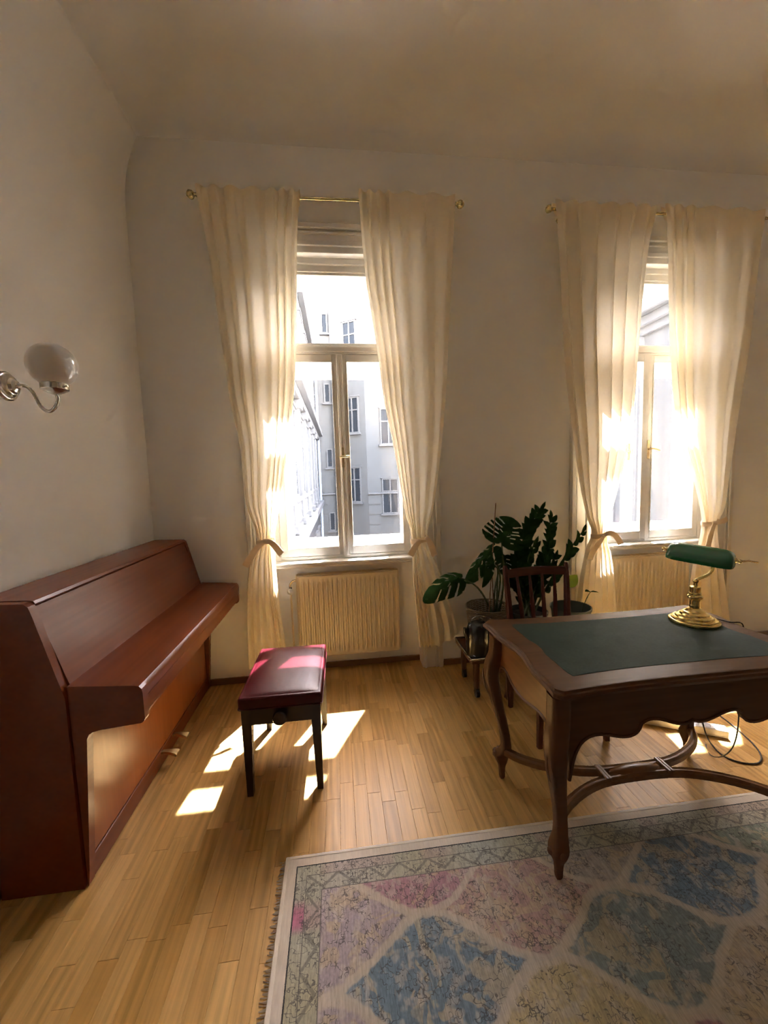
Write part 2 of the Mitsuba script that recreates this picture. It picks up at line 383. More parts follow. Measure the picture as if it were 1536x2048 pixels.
# floor: parquet staves, the ones in view as parts
add('floor', bx(XL, XR, YB, NICHE, -.05, -.0045, .001), 'sub_floor', False, kind='structure')
PW = .062
rest_v, rest_f, rest_uv, cands = [], [], [], []
prng = np.random.default_rng(21)
def in_view(x, y):
    d = np.array([x, y, 0.0]) - EYE
    w = d @ _f
    if w < .15: return None
    return 768 + FOCAL * (d @ RIGHT) / w, 1024 - FOCAL * (d @ UP) / w, w
k0 = math.floor((XL + .915) / PW)
for k in range(k0, int((XR + .915) / PW) + 1):
    x0 = max(-.915 + k * PW, XL); x1 = min(-.915 + (k + 1) * PW, XR)
    if x1 - x0 < .004: continue
    y = YB - prng.uniform(0, .4)
    while y < NICHE:
        L = prng.choice([.30, .36, .36, .36, .42])
        y0, y1 = max(y, YB), min(y + L, NICHE); y += L
        tone = np.clip(prng.normal(.45, .20), 0, 1); off = prng.uniform()
        if y1 - y0 < .01: continue
        x_in = [c for c in WX if abs((x0 + x1) / 2 - c) < HALF - .005]
        if y1 > YW and not x_in: y1 = YW
        if y1 - y0 < .01: continue
        g = .0002
        b = .0007
        a0, a1, c0, c1 = x0 + g, x1 - g, y0 + g, y1 - g
        v = np.array([(a0, c0, -.004), (a1, c0, -.004), (a1, c1, -.004), (a0, c1, -.004), (a0, c0, -b), (a1, c0, -b), (a1, c1, -b), (a0, c1, -b),
                      (a0 + b, c0 + b, 0), (a1 - b, c0 + b, 0), (a1 - b, c1 - b, 0), (a0 + b, c1 - b, 0)])
        f = []
        for lo, hi in ((0, 4), (4, 8)):
            for j in range(4):
                f.append((lo + j, lo + (j + 1) % 4, hi + (j + 1) % 4, hi + j))
        f.append((8, 9, 10, 11))
        s = in_view((x0 + x1) / 2, (y0 + y1) / 2)
        score = -1
        if s and -40 < s[0] < 1576 and 1200 < s[1] < 2090:
            xm, ym = (x0 + x1) / 2, (y0 + y1) / 2
            hidden = (xm > -.24 and ym < 1.40) or xm < -.97
            score = -1 if hidden else 1 / s[2] ** 2
        cands.append((score, v, f, np.tile([[tone, off]], (12, 1))))
cands.sort(key=lambda c: -c[0])
n_part = 0
for sc_, v, f, uv in cands:
    if sc_ > 0 and n_part < 298:
        add('floor__stave', tm(v, f), 'oak', False, uv=uv); n_part += 1
    else:
        rest_f.append(np.array(f) + 12 * len(rest_v)); rest_v.append(v); rest_uv.append(uv)
add('floor__farther_staves', tm(np.vstack(rest_v), np.vstack(rest_f)), 'oak', False, uv=np.vstack(rest_uv), kind='stuff', label='oak parquet staves under the furniture and far away')

# baseboards (low dark wood)
segs = [(XL, WX[0] - .70), (WX[0] + .70, WX[1] - .70), (WX[1] + .70, WX[2] - .70), (WX[2] + .70, XR)]
for a, b in segs:
    add('baseboard_front', bx(a + .001, b - .001, YW - .016, YW - .0005, .0005, .045, .003), 'base_wood', False, kind='structure')
for c in WX:
    add('baseboard_niche', bx(c - HALF + .002, c + HALF - .002, NICHE - .014, NICHE - .0005, .0005, .042, .003), 'base_wood', False, kind='structure')
add('baseboard_left', bx(XL + .0005, XL + .016, YB, YW - .02, .0005, .045, .003), 'base_wood', False, kind='structure')

# ------------------------------------------------------------------ windows
def window(name, c, ajar=0.0):
    W = 'white_gloss'
    tag(name, kind='structure')
    yf = YW - .028
    # casing: side boards down to the floor, with mouldings, and a head with a cornice
    for s in (-1, 1):
        def sx(a, b): return (c + s * a, c + s * b) if s > 0 else (c + s * b, c + s * a)
        m = cat([bx(*sx(.548, .690), yf, YW - .0006, .001, 3.125, .004), bx(*sx(.655, .690), yf - .014, yf + .004, .001, 3.125, .005), bx(*sx(.632, .648), yf - .007, yf + .004, .001, 3.11, .004),
                 bx(*sx(.548, .566), yf - .010, yf + .004, .001, 3.03, .005), bx(*sx(.538, .5585), yf + .006, NICHE - .001, .001, 3.0, .002)])
        add(name + '__casing', m, W, 30)
    hz = 3.005
    m = cat([bx(c - .690, c + .690, yf + .0002, YW - .0008, hz, 3.122, .004), bx(c - .705, c + .705, yf - .022, yf + .004, 3.098, 3.135, .006), bx(c - .70, c + .70, yf - .012, yf + .004, 3.066, 3.084, .005),
             bx(c - .56, c + .56, yf - .011, yf + .004, hz - .012, hz + .022, .005)])
    add(name + '__head_casing', m, W, 30)
    # reveal lining between the inner and the outer window
    add(name + '__head_lining', cat([bx(c - .5585, c + .5585, yf + .006, 3.20, 2.955, 3.0045, .003), bx(c - .53, c + .53, 2.875, 2.90, 2.915, 2.957, .004)]), W, 30)
    for s in (-1, 1):
        a, b = (c + .515, c + .5595) if s > 0 else (c - .5595, c - .515)
        add(name + '__jamb_lining', bx(a, b, NICHE - .002, 3.20, .86, 2.955, .003), W, 30)
    # sill board
    add(name + '__sill', cat([bx(c - .537, c + .537, 2.800, 3.19, .838, .858, .005), bx(c - .537, c + .537, 2.806, 2.835, .818, .840, .006)]), 'white_sill', 30)
    add(name + '__outer_sill', hull([(c - .60, 3.185, .80), (c + .60, 3.185, .80), (c - .60, 3.185, .872), (c + .60, 3.185, .872), (c - .60, 3.52, .80), (c + .60, 3.52, .80), (c - .60, 3.52, .838), (c + .60, 3.52, .838)]), 'sill_metal', False)
    # inner frame, transom and fanlight
    yi0, yi1 = 2.895, 2.940
    add(name + '__frame', cat([bx(c - .516, c - .478, yi0, yi1, .858, 2.956, .003), bx(c + .478, c + .516, yi0, yi1, .858, 2.956, .003),
                               bx(c - .48, c + .48, yi0 - .004, yi1, 2.872, 2.956, .003), bx(c - .48, c + .48, yi0, yi1, .858, .882, .003)]), W, 30)
    add(name + '__transom', cat([bx(c - .48, c + .48, yi0 - .012, yi1, 2.336, 2.372, .004), bx(c - .48, c + .48, yi0 - .004, yi1, 2.364, 2.384, .004), bx(c - .48, c + .48, yi0 - .004, yi1, 2.322, 2.338, .003)]), W, 30)
    add(name + '__fanlight', cat([bx(c - .48, c - .445, yi0 + .006, yi1 - .004, 2.383, 2.874, .003), bx(c + .445, c + .48, yi0 + .006, yi1 - .004, 2.383, 2.874, .003),
                                  bx(c - .446, c + .446, yi0 + .006, yi1 - .004, 2.383, 2.398, .003), bx(c - .446, c + .446, yi0 + .006, yi1 - .004, 2.855, 2.874, .003)]), W, 30)
    pane = lambda x0, x1, y, z0, z1: bx(x0, x1, y - .0015, y + .0015, z0, z1, .0002)
    def sheet(x0, x1, y, z0, z1):
        X, Z = np.meshgrid(np.linspace(x0, x1, 26), np.linspace(z0, z1, 40))
        w = .0016 * (meshkit.noise(np.stack([X * 9 + 3 * c, Z * 4, X * 0 + y * 7], -1)) - .5)
        return grid(np.stack([X, y + w, Z], -1))
    add(name + '__fanlight__pane', sheet(c - .447, c + .447, 2.920, 2.39, 2.86), 'pane_glass', True)
    def sash(key, x0, x1, y0, y1, z0, z1, st, bot, top, hinge=None, ang=0.0):
        def fin(m): 
            if hinge is None or not ang: return m
            return xf(xf(m, 0, (-hinge, -y0, 0)), ang, (hinge, y0, 0))
        m = cat([bx(x0, x0 + st, y0, y1, z0, z1, .003), bx(x1 - st, x1, y0, y1, z0, z1, .003), bx(x0 + st - .001, x1 - st + .001, y0 + .0005, y1 - .0005, z0, z0 + bot, .003),
                 bx(x0 + st - .001, x1 - st + .001, y0 + .0005, y1 - .0005, z1 - top, z1, .003),
                 bx(x0 + st - .006, x0 + st + .004, y0 - .004, y0 + .003, z0 + bot - .006, z1 - top + .006, .003), bx(x1 - st - .004, x1 - st + .006, y0 - .004, y0 + .003, z0 + bot - .006, z1 - top + .006, .003),
                 bx(x0 + st, x1 - st, y0 - .004, y0 + .003, z1 - top - .004, z1 - top + .006, .003), bx(x0 + st, x1 - st, y0 - .004, y0 + .003, z0 + bot - .006, z0 + bot + .004, .003)])
        k = add(key, fin(m), W, 30)
        add(k + '__pane', fin(sheet(x0 + st - .004, x1 - st + .004, (y0 + y1) / 2, z0 + bot - .004, z1 - top + .004)), 'pane_glass', True)
        return k
    # inner sashes, the right one carries the meeting stile and the handle
    sash(name + '__sash', c - .478, c - .001, yi0 + .004, yi1 - .002, .883, 2.321, .052, .060, .050, hinge=c - .478, ang=ajar)
    k2 = sash(name + '__sash', c + .001, c + .478, yi0 + .004, yi1 - .002, .883, 2.321, .047, .060, .050)
    add(k2 + '__meeting_stile', cat([bx(c - .022, c + .022, yi0 - .014, yi0 + .0045, .872, 2.320, .004), bx(c - .012, c + .012, yi0 - .020, yi0 - .012, .874, 2.316, .004)]), W, 30)
    hx = c
    yh = yi0 - .020
    add(k2 + '__handle', cat([rbox(hx - .011, hx + .011, yh - .005, yh, 1.522, 1.668, .0025), tube([(hx, yh - .004, 1.598), (hx, yh - .034, 1.598)], .008, 12)] +
        ([tube([(hx - .030, yh - .036, 1.597), (hx - .01, yh - .037, 1.598), (hx + .045, yh - .036, 1.602)], [.005, .0075, .006], 10, 12)] if ajar == 0 else
         [tube([(hx - .012, yh - .036, 1.602), (hx + .01, yh - .040, 1.598), (hx + .066, yh - .036, 1.582)], [.006, .0075, .006], 10, 12)])), 'dark_brass', 35, label='dark brass window handle with a long plate')
    # outer window
    yo0, yo1 = 3.105, 3.150
    add(name + '__outer_frame', cat([bx(c - .516, c - .47, yo0, yo1, .90, 2.954, .003), bx(c + .47, c + .516, yo0, yo1, .90, 2.954, .003), bx(c - .472, c + .472, yo0, yo1, 2.850, 2.954, .003),
                                     bx(c - .472, c + .472, yo0 + .001, yo1, 2.235, 2.372, .004), bx(c - .472, c + .472, yo0, yo1 + .04, .858, .915, .003)]), W, 30)
    add(name + '__outer_fanlight_pane', sheet(c - .475, c + .475, 3.128, 2.368, 2.853), 'pane_glass', True)
    o1 = sash(name + '__outer_sash', c - .470, c + .030, yo0 + .002, yo1 - .002, .916, 2.234, .052, .068, .030)
    o2 = sash(name + '__outer_sash', c + .032, c + .470, yo0 + .002, yo1 - .002, .916, 2.234, .026, .068, .030)
    add(o1 + '__handle', cat([rbox(c + .002, c + .024, yo0 - .005, yo0 + .001, 1.52, 1.66, .002), tube([(c + .012, yo0 - .004, 1.59), (c + .012, yo0 - .03, 1.59)], .008, 12), rbox(c + .003, c + .021, yo0 - .045, yo0 - .03, 1.565, 1.615, .006)]), 'brass', 35, label='brass turning knob on an oval plate')

window('window_1', WX[0])
window('window_2', WX[1], ajar=-.05)
window('window_3', WX[2])  # added window, out of frame at right, lets in daylight to brighten the room

# ------------------------------------------------------------------ courtyard buildings seen through the windows
def far_window(b, p0, u, w, z0, z1, nrm, two=True, bars=True, trim='facade_trim'):
    """window on a facade: p0 = lower corner (x, y), u = unit vector along the wall, nrm = outward"""
    u = np.array([u[0], u[1], 0.0]); nv = np.array([nrm[0], nrm[1], 0.0]); o = np.array([p0[0], p0[1], 0.0])
    def blk(a0, a1, d0, d1, h0, h1):
        pts = [o + u * a + nv * d + [0, 0, h] for a in (a0, a1) for d in (d0, d1) for h in (h0, h1)]
        return hull(pts)
    fr = .07
    ms = [blk(0, fr, .0, .07, z0, z1), blk(w - fr, w, .0, .07, z0, z1), blk(fr, w - fr, .0, .07, z0, z0 + fr), blk(fr, w - fr, .0, .07, z1 - fr, z1), blk(-.09, w + .09, 0, .14, z0 - .08, z0 + .005)]
    if two: ms.append(blk(w / 2 - .035, w / 2 + .035, .0, .068, z0 + fr, z1 - fr))
    if bars: ms.append(blk(fr, w - fr, .0, .066, z1 - .36 * (z1 - z0) - .03, z1 - .36 * (z1 - z0) + .03))
    if two or bars: ms.append(blk(-.06, w + .06, 0, .10, z1, z1 + .06))
    k = add(b + '__window', cat(ms), trim, False)
    add(k + '__pane', blk(fr * .5, w - fr * .5, .005, .03, z0 + fr * .5, z1 - fr * .5), 'far_pane', False)

XF = -1.0
b = 'courtyard_wing'
tag(b, 'sunlit white courtyard wing with tall windows and balustrades at left of the view', 'building')
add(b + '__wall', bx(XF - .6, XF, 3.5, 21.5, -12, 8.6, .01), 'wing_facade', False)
add(b + '__cornice', cat([bx(XF, XF + .28, 3.5, 21.2, .06, .30, .02), bx(XF, XF + .16, 3.5, 21.2, -.14, .07, .02)]), 'wing_trim', False)
add(b + '__cornice', cat([bx(XF, XF + .34, 3.5, 21.2, 3.62, 3.80, .02), bx(XF, XF + .18, 3.5, 21.2, 3.42, 3.63, .02)]), 'wing_trim', False)
add(b + '__cornice', bx(XF, XF + .2, 3.5, 21.2, 7.2, 7.4, .02), 'wing_trim', False)
for i in range(8):
    y0 = 4.9 + 1.95 * i
    add(b + '__pilaster', cat([bx(XF, XF + .14, y0 - .62, y0 - .22, .30, 3.42, .02), bx(XF, XF + .2, y0 - .68, y0 - .16, 3.2, 3.42, .02), bx(XF, XF + .2, y0 - .66, y0 - .18, .30, .5, .02)]), 'wing_trim', False)
    far_window(b, (XF, y0), (0, 1), 1.15, 1.02, 3.15, (1, 0), trim='wing_trim')
    bal = [bx(XF, XF + .12, y0 - .05, y0 + 1.2, .94, 1.02, .01), bx(XF, XF + .12, y0 - .05, y0 + 1.2, .30, .38, .01)]
    for kx in range(6):
        bal.append(lathe([(.03, .38), (.055, .5), (.03, .66), (.05, .82), (.03, .94)], (XF + .07, y0 + .1 + kx * .19, 0), 8))
    add(b + '__balustrade', cat(bal), 'wing_trim', False)
    far_window(b, (XF, y0 + .1), (0, 1), .95, 4.5, 6.6, (1, 0), trim='wing_trim')
    far_window(b, (XF, y0 + .1), (0, 1), .95, -3.0, -.9, (1, 0), trim='wing_trim')
add(b + '__drainpipe', tube([(XF + .12, 21.0, -11.9), (XF + .12, 21.0, 8.5)], .07, 10), 'zinc', 30)

b = 'courtyard_block'
tag(b, 'pale grey shaded courtyard block with sash windows at the end of the view', 'building')
# three faces: narrow frontal bay, slanting face, frontal face
P = [(-1.0, 21.5), (-.08, 21.5), (-.08, 21.2), (1.55, 20.2), (8.5, 20.2), (8.5, 23.5), (-1.0, 23.5)]
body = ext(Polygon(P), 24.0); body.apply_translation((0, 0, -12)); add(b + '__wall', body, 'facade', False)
for z in (2.0, 5.4, 8.95, -1.41, -4.9):
    far_window(b, (-.50, 21.5), (1, 0), .34, z, z + 1.02, (0, -1), False, False)
du = np.array([1.63, -1.0]); du /= np.linalg.norm(du); dn = np.array([du[1], -du[0]])
for z in (.15, 3.70, 7.42, -3.4):
    far_window(b, tuple(np.array([-.08, 21.2]) + du * .78), du, .78, z, z + 1.83, dn)
for z in (-.48, 3.06, 6.6, -4.0):
    for x in (2.27, 4.6, 6.8):
        far_window(b, (x, 20.2), (1, 0), .86, z, z + 1.83, (0, -1))
# rustication: joints as thin raised bands on the lower storey
for k in range(7):
    z1 = .50 - .52 * k
    for q0, q1, nn in (((-.9, 21.5), (-.55, 21.5), (0, -1)), ((1.56, 20.2), (2.15, 20.2), (0, -1)), ((3.25, 20.2), (4.45, 20.2), (0, -1))):
        pts = [(q0[0], q0[1], z1), (q1[0], q1[1], z1), (q0[0], q0[1], z1 - .46), (q1[0], q1[1], z1 - .46)]
        pts += [(x + nn[0] * .035, y + nn[1] * .035, z) for x, y, z in pts]
        add(b + '__ashlar_course', hull(pts), 'facade', False)
add(b + '__string_course', cat([bx(1.55, 8.4, 20.08, 20.25, .55, .65, .01), bx(-1, -.1, 21.38, 21.55, .55, .65, .01)]), 'facade_trim', False)

b = 'courtyard_annex'
tag(b, 'plain white courtyard annex with a moulded eave, seen through the right window', 'building')
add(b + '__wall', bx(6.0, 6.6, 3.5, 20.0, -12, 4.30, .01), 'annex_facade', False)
add(b + '__eave', cat([bx(5.72, 6.6, 3.5, 20.0, 4.30, 4.50, .02), bx(5.85, 6.1, 3.5, 20.0, 4.12, 4.31, .02), bx(5.93, 6.1, 3.5, 20., 3.98, 4.13, .01)]), 'annex_trim', False)
add(b + '__pilaster', bx(5.86, 6.02, 7.2, 7.75, -12, 3.98, .02), 'annex_trim', False)
add('courtyard_ground', bx(-1.8, 9.5, 3.3, 24, -4.9, -4.6, .01), 'paving', False, kind='structure')

# ------------------------------------------------------------------ curtains and rods
ROD_Z0, ROD_Y = 3.235, 2.735
for c, xa, xb, lab in ((WX[0], -.80, .87, 'brass curtain rod with faceted end knobs over the left window'), (WX[1], 1.56, 3.27, 'brass curtain rod with faceted end knobs over the right window')):
    k = 'curtain_rod' + ('' if 'curtain_rod__rod' not in scene else '_001')
    tag(k, lab, 'curtain rod', 'curtain rods')
    z = 3.240 if c < 1 else 3.250
    add(k + '__rod', tube([(xa, ROD_Y, z - .006 if c < 1 else z), (xb, ROD_Y, z + .012 if c < 1 else z + .01)], .0095, 14), 'brass', 30)
    for x, s in ((xa, -1), (xb, 1)):
        zz = np.interp(x, [xa, xb], [z - .006, z + .012] if c < 1 else [z, z + .01])
        prof_ = [(.010, -.012), (.013, -.004), (.009, .0), (.011, .006), (.022, .016), (.027, .028), (.024, .040), (.014, .050), (.004, .056)]
        m = lathe(prof_, sides=8)
        m = xf(m, 0, (x, ROD_Y, zz), roty=s * math.pi / 2)
        add(k + '__finial', m, 'brass', 20)
    for x in (xa + .10, xb - .10):
        zz = np.interp(x, [xa, xb], [z - .006, z + .012] if c < 1 else [z, z + .01])
        add(k + '__bracket', cat([tube([(x, ROD_Y, zz - .012), (x, YW - .001, zz - .012)], .006, 8), lathe([(.020, 0), (.018, .005), (.008, .007)], sides=14).apply_transform(trimesh.transformations.euler_matrix(math.pi / 2, 0, 0)).apply_translation((x, YW - .0005, zz - .012))]), 'brass', 30)

C1L = ( [(3.269, -0.791), (3.143, -0.774), (2.940, -0.746), (2.757, -0.726), (2.574, -0.713), (2.249, -0.687), (1.992, -0.667), (1.642, -0.620), (1.324, -0.611), (1.059, -0.547), (1.019, -0.556), (0.861, -0.614), (0.594, -0.643), (0.331, -0.656), (0.189, -0.658)], [(3.244, -0.156), (3.013, -0.186), (2.638, -0.209), (2.307, -0.230), (1.989, -0.261), (1.635, -0.322), (1.324, -0.378), (1.053, -0.439), (1.006, -0.448), (0.851, -0.437), (0.578, -0.429), (0.310, -0.406), (0.165, -0.400)] )
C1R = ( [(3.268, 0.218), (3.001, 0.228), (2.757, 0.245), (2.534, 0.273), (2.291, 0.305), (1.974, 0.338), (1.628, 0.396), (1.205, 0.461), (1.009, 0.502), (0.927, 0.503), (0.744, 0.505), (0.451, 0.523), (0.223, 0.540)], [(3.286, 0.857), (3.051, 0.846), (2.714, 0.820), (2.313, 0.792), (2.187, 0.784), (1.807, 0.747), (1.509, 0.710), (1.252, 0.668), (1.003, 0.613), (0.950, 0.619), (0.887, 0.653), (0.612, 0.739), (0.442, 0.796), (0.282, 0.827)] )
C2L = ( [(3.280, 1.562), (3.162, 1.577), (2.880, 1.601), (2.487, 1.627), (2.038, 1.666), (1.674, 1.716), (1.304, 1.775), (1.091, 1.829), (0.996, 1.867), (0.948, 1.864), (0.885, 1.833), (0.728, 1.795), (0.570, 1.773), (0.412, 1.763), (0.089, 1.755)], [(3.292, 2.331), (3.094, 2.287), (2.777, 2.247), (2.342, 2.212), (1.878, 2.182), (1.505, 2.120), (1.293, 2.065), (1.061, 1.998), (0.998, 1.979), (0.927, 1.980), (0.819, 2.015), (0.551, 2.053), (0.390, 2.069), (0.059, 2.097)] )
C2R = ( [(3.295, 2.389), (3.002, 2.423), (2.602, 2.443), (2.187, 2.480), (1.874, 2.521), (1.601, 2.593), (1.370, 2.682), (1.092, 2.766), (1.037, 2.777), (0.960, 2.772), (0.674, 2.712), (0.397, 2.693), (0.008, 2.692)], [(3.320, 3.196), (2.819, 3.156), (2.402, 3.118), (2.085, 3.069), (1.778, 3.026), (1.360, 2.980), (1.115, 2.950), (1.051, 2.914), (0.989, 2.895), (0.659, 2.955), (0.263, 3.037), (0.100, 3.060)] )

LEAN = {'curtain': 1, 'curtain_001': -1, 'curtain_002': 1, 'curtain_003': -1}
def pitch_of(w, folds):
    return 2 * w / np.gradient(np.arange(len(folds)), folds).mean()

def curtain(key, outline, tie_z, folds, seed, hem, zrod, lab, tails):
    """folds: fold centres (0..1 across the cloth); cloth hangs in folds that gather in the tie"""
    L, Rr = outline
    li = PchipInterpolator([p[0] for p in L][::-1], [p[1] for p in L][::-1]); ri = PchipInterpolator([p[0] for p in Rr][::-1], [p[1] for p in Rr][::-1])
    nu, nv = 260, 150
    u = np.linspace(0, 1, nu); ph = np.interp(u, folds, np.arange(len(folds)) * np.pi)
    ztop = zrod + .040
    hm = np.interp(u, [0, .5, 1], hem)
    v = np.linspace(0, 1, nv)[:, None]
    Z = ztop - v * (ztop - hm[None])
    # the header ruffle stands a little above the rod
    head = np.clip(1 - (ztop - Z) / .04, 0, 1)
    Z = Z + head * (.016 * (np.cos(ph)[None] * .5 + .5) - .006)
    zc = np.clip(Z, .02, 3.32)
    xl, xr = li(np.clip(zc, L[-1][0], L[0][0])), ri(np.clip(zc, Rr[-1][0], Rr[0][0]))
    w = xr - xl
    dz = np.abs(zc - tie_z)
    gather = np.exp(-(dz / .16) ** 2)
    amp = np.interp(zc, [0, 2.2, 3.1, 3.3], [.026, .026, .023, .014])
    amp = np.minimum(amp, pitch_of(w, folds) * .28) * (1 - gather) + .020 * gather
    low = np.clip((tie_z - zc) / .5, 0, 1)
    amp = amp + .010 * low
    drift = .8 * (meshkit.noise(np.stack([u[None] * 5 + 0 * zc, zc * .7, 0 * zc + seed], -1), seed) - .5)
    drift2 = .25 * (meshkit.noise(np.stack([u[None] * 14 + 0 * zc, zc * 1.3, 0 * zc + seed], -1), seed + 3) - .5)
    p = ph[None] + (drift + drift2) * 2.2 * np.clip((3.25 - zc) * 1.2, 0, 1)
    s = np.sin(p)
    Y0 = np.interp(zc, [0, tie_z - .25, tie_z, tie_z + .6, 3.0, 3.4], [2.715, 2.70, 2.70, 2.70, 2.712, 2.722])
    # near the rod, the cloth alternates round it; the fold depth narrows there
    Y = Y0 - amp * s
    # in front of the rod at the header
    t_rod = np.clip((Z - (zrod - .16)) / .10, 0, 1); t_rod = t_rod * t_rod * (3 - 2 * t_rod)
    Y = Y * (1 - t_rod) + (ROD_Y - .013 - amp * (1 + s) * .8) * t_rod
    pitch = w / (len(folds) / 2)
    lean = np.clip(pitch * .13, 0, .013) * np.interp(zc, [0, 3.05, 3.25], [1, 1, .3])
    X = xl + w * u[None] + lean * LEAN.get(key, 1) * s * np.clip(u * 10, 0, 1)[None] * np.clip((1 - u) * 10, 0, 1)[None]
    Y = np.minimum(Y, 2.778)
    P = np.stack([X, Y, Z], -1)
    tag(key, lab, 'curtain', 'curtains')
    add(key + '__cloth', grid(P), 'curtain_cloth', True)
    # sewn rod pocket: a second layer at the head
    nb = int(np.searchsorted(v[:, 0], .115 / (ztop - hem[1])))
    B = P[:max(nb, 4)].copy(); tb = np.linspace(1, 0, len(B))[:, None] ** .5
    B[..., 1] = B[..., 1] * (1 - tb) + (ROD_Y + .013 - .35 * amp[:len(B)] * s[:len(B)]) * tb + .002
    add(key + '__rod_pocket', grid(B), 'curtain_cloth', True)
    # tie band round the gathered cloth, knotted, with two tails
    i = np.argmin(np.abs(Z.mean(1) - tie_z))
    xa, xb = P[i, :, 0].min(), P[i, :, 0].max(); yc = 2.70
    cx_, rx, ry = (xa + xb) / 2, (xb - xa) / 2 + .006, .034
    a = np.linspace(0, 2 * np.pi, 37)[:-1]
    Rg = []
    for dzb, off in ((-.017, 0), (-.010, .004), (.010, .004), (.017, 0)):
        Rg.append(np.stack([cx_ + (rx + off) * np.cos(a), yc + (ry + off) * np.sin(a), tie_z + dzb + .010 * np.cos(a - .5)], 1))
    for dzb, off in ((.012, -.006), (-.012, -.006)):
        Rg.append(np.stack([cx_ + (rx + off) * np.cos(a), yc + (ry + off) * np.sin(a), tie_z + dzb + .010 * np.cos(a - .5)], 1))
    Rg.append(Rg[0])
    ms = [rings(np.array(Rg), close=False)]
    kx = cx_ + tails[0]
    ms.append(xf(trimesh.creation.uv_sphere(.021, count=[12, 20]).apply_scale((1.0, .7, .9)), 0, (kx, yc - ry - .012, tie_z)))
    for pts, wd in tails[1]:
        pts = [(kx + dx, yc - ry - .016 + dy, tie_z + dz_) for dx, dy, dz_ in pts]
        ms.append(ribbon(pts, wd, [.026, .040, .044]))
    add(key + '__tie', cat(ms), 'tie_cloth', 35)

def fold_list(*runs):
    """runs of (start, end, number of half folds)"""
    out = []
    for a, b, n in runs:
        out += list(np.linspace(a, b, n, endpoint=False))
    return np.array(out + [runs[-1][1]])
curtain('curtain', C1L, 1.045, fold_list((0, .30, 4), (.30, .72, 4), (.72, 1, 6)), 3, (.16, .13, .15), 3.232, 'cream curtain left of the left window, beside the piano',
        (.005, [([(0, 0, 0), (-.05, -.01, -.035), (-.10, -.012, -.10), (-.135, -.012, -.155)], (.5, 0, -1)), ([(0, 0, 0), (.04, -.02, -.005), (.075, -.02, -.045), (.105, -.02, -.085)], (.6, 0, 1))]))
curtain('curtain_001', C1R, 1.0, fold_list((0, .34, 7), (.34, 1, 5)), 5, (.215, .205, .275), 3.250, 'cream curtain right of the left window, its hem above the floor',
        (.005, [([(0, 0, 0), (-.03, -.015, -.015), (-.06, -.015, -.055), (-.085, -.012, -.10)], (.7, 0, -1)), ([(0, 0, 0), (.03, -.02, .012), (.06, -.02, -.03), (.085, -.015, -.11)], (1, 0, .6))]))
curtain('curtain_002', C2L, .965, fold_list((0, .22, 3), (.22, .62, 4), (.62, 1, 5)), 11, (.12, .11, .12), 3.250, 'cream curtain left of the right window, behind the plants',
        (.0, [([(0, 0, 0), (-.04, -.01, -.045), (-.085, -.012, -.10), (-.115, -.012, -.17)], (.8, 0, -.7)), ([(0, 0, 0), (.04, -.02, .02), (.085, -.02, -.01), (.12, -.02, -.065)], (.5, 0, 1))]))
curtain('curtain_003', C2R, 1.015, fold_list((0, .30, 5), (.30, 1, 5)), 17, (.12, .11, .12), 3.258, 'cream curtain at the right edge, behind the green lamp',
        (-.01, [([(0, 0, 0), (-.03, -.015, -.03), (-.055, -.018, -.11), (-.075, -.018, -.20)], (1, 0, -.3)), ([(0, 0, 0), (.035, -.02, .015), (.055, -.02, .02), (.085, -.015, .035)], (.2, 0, 1))]))

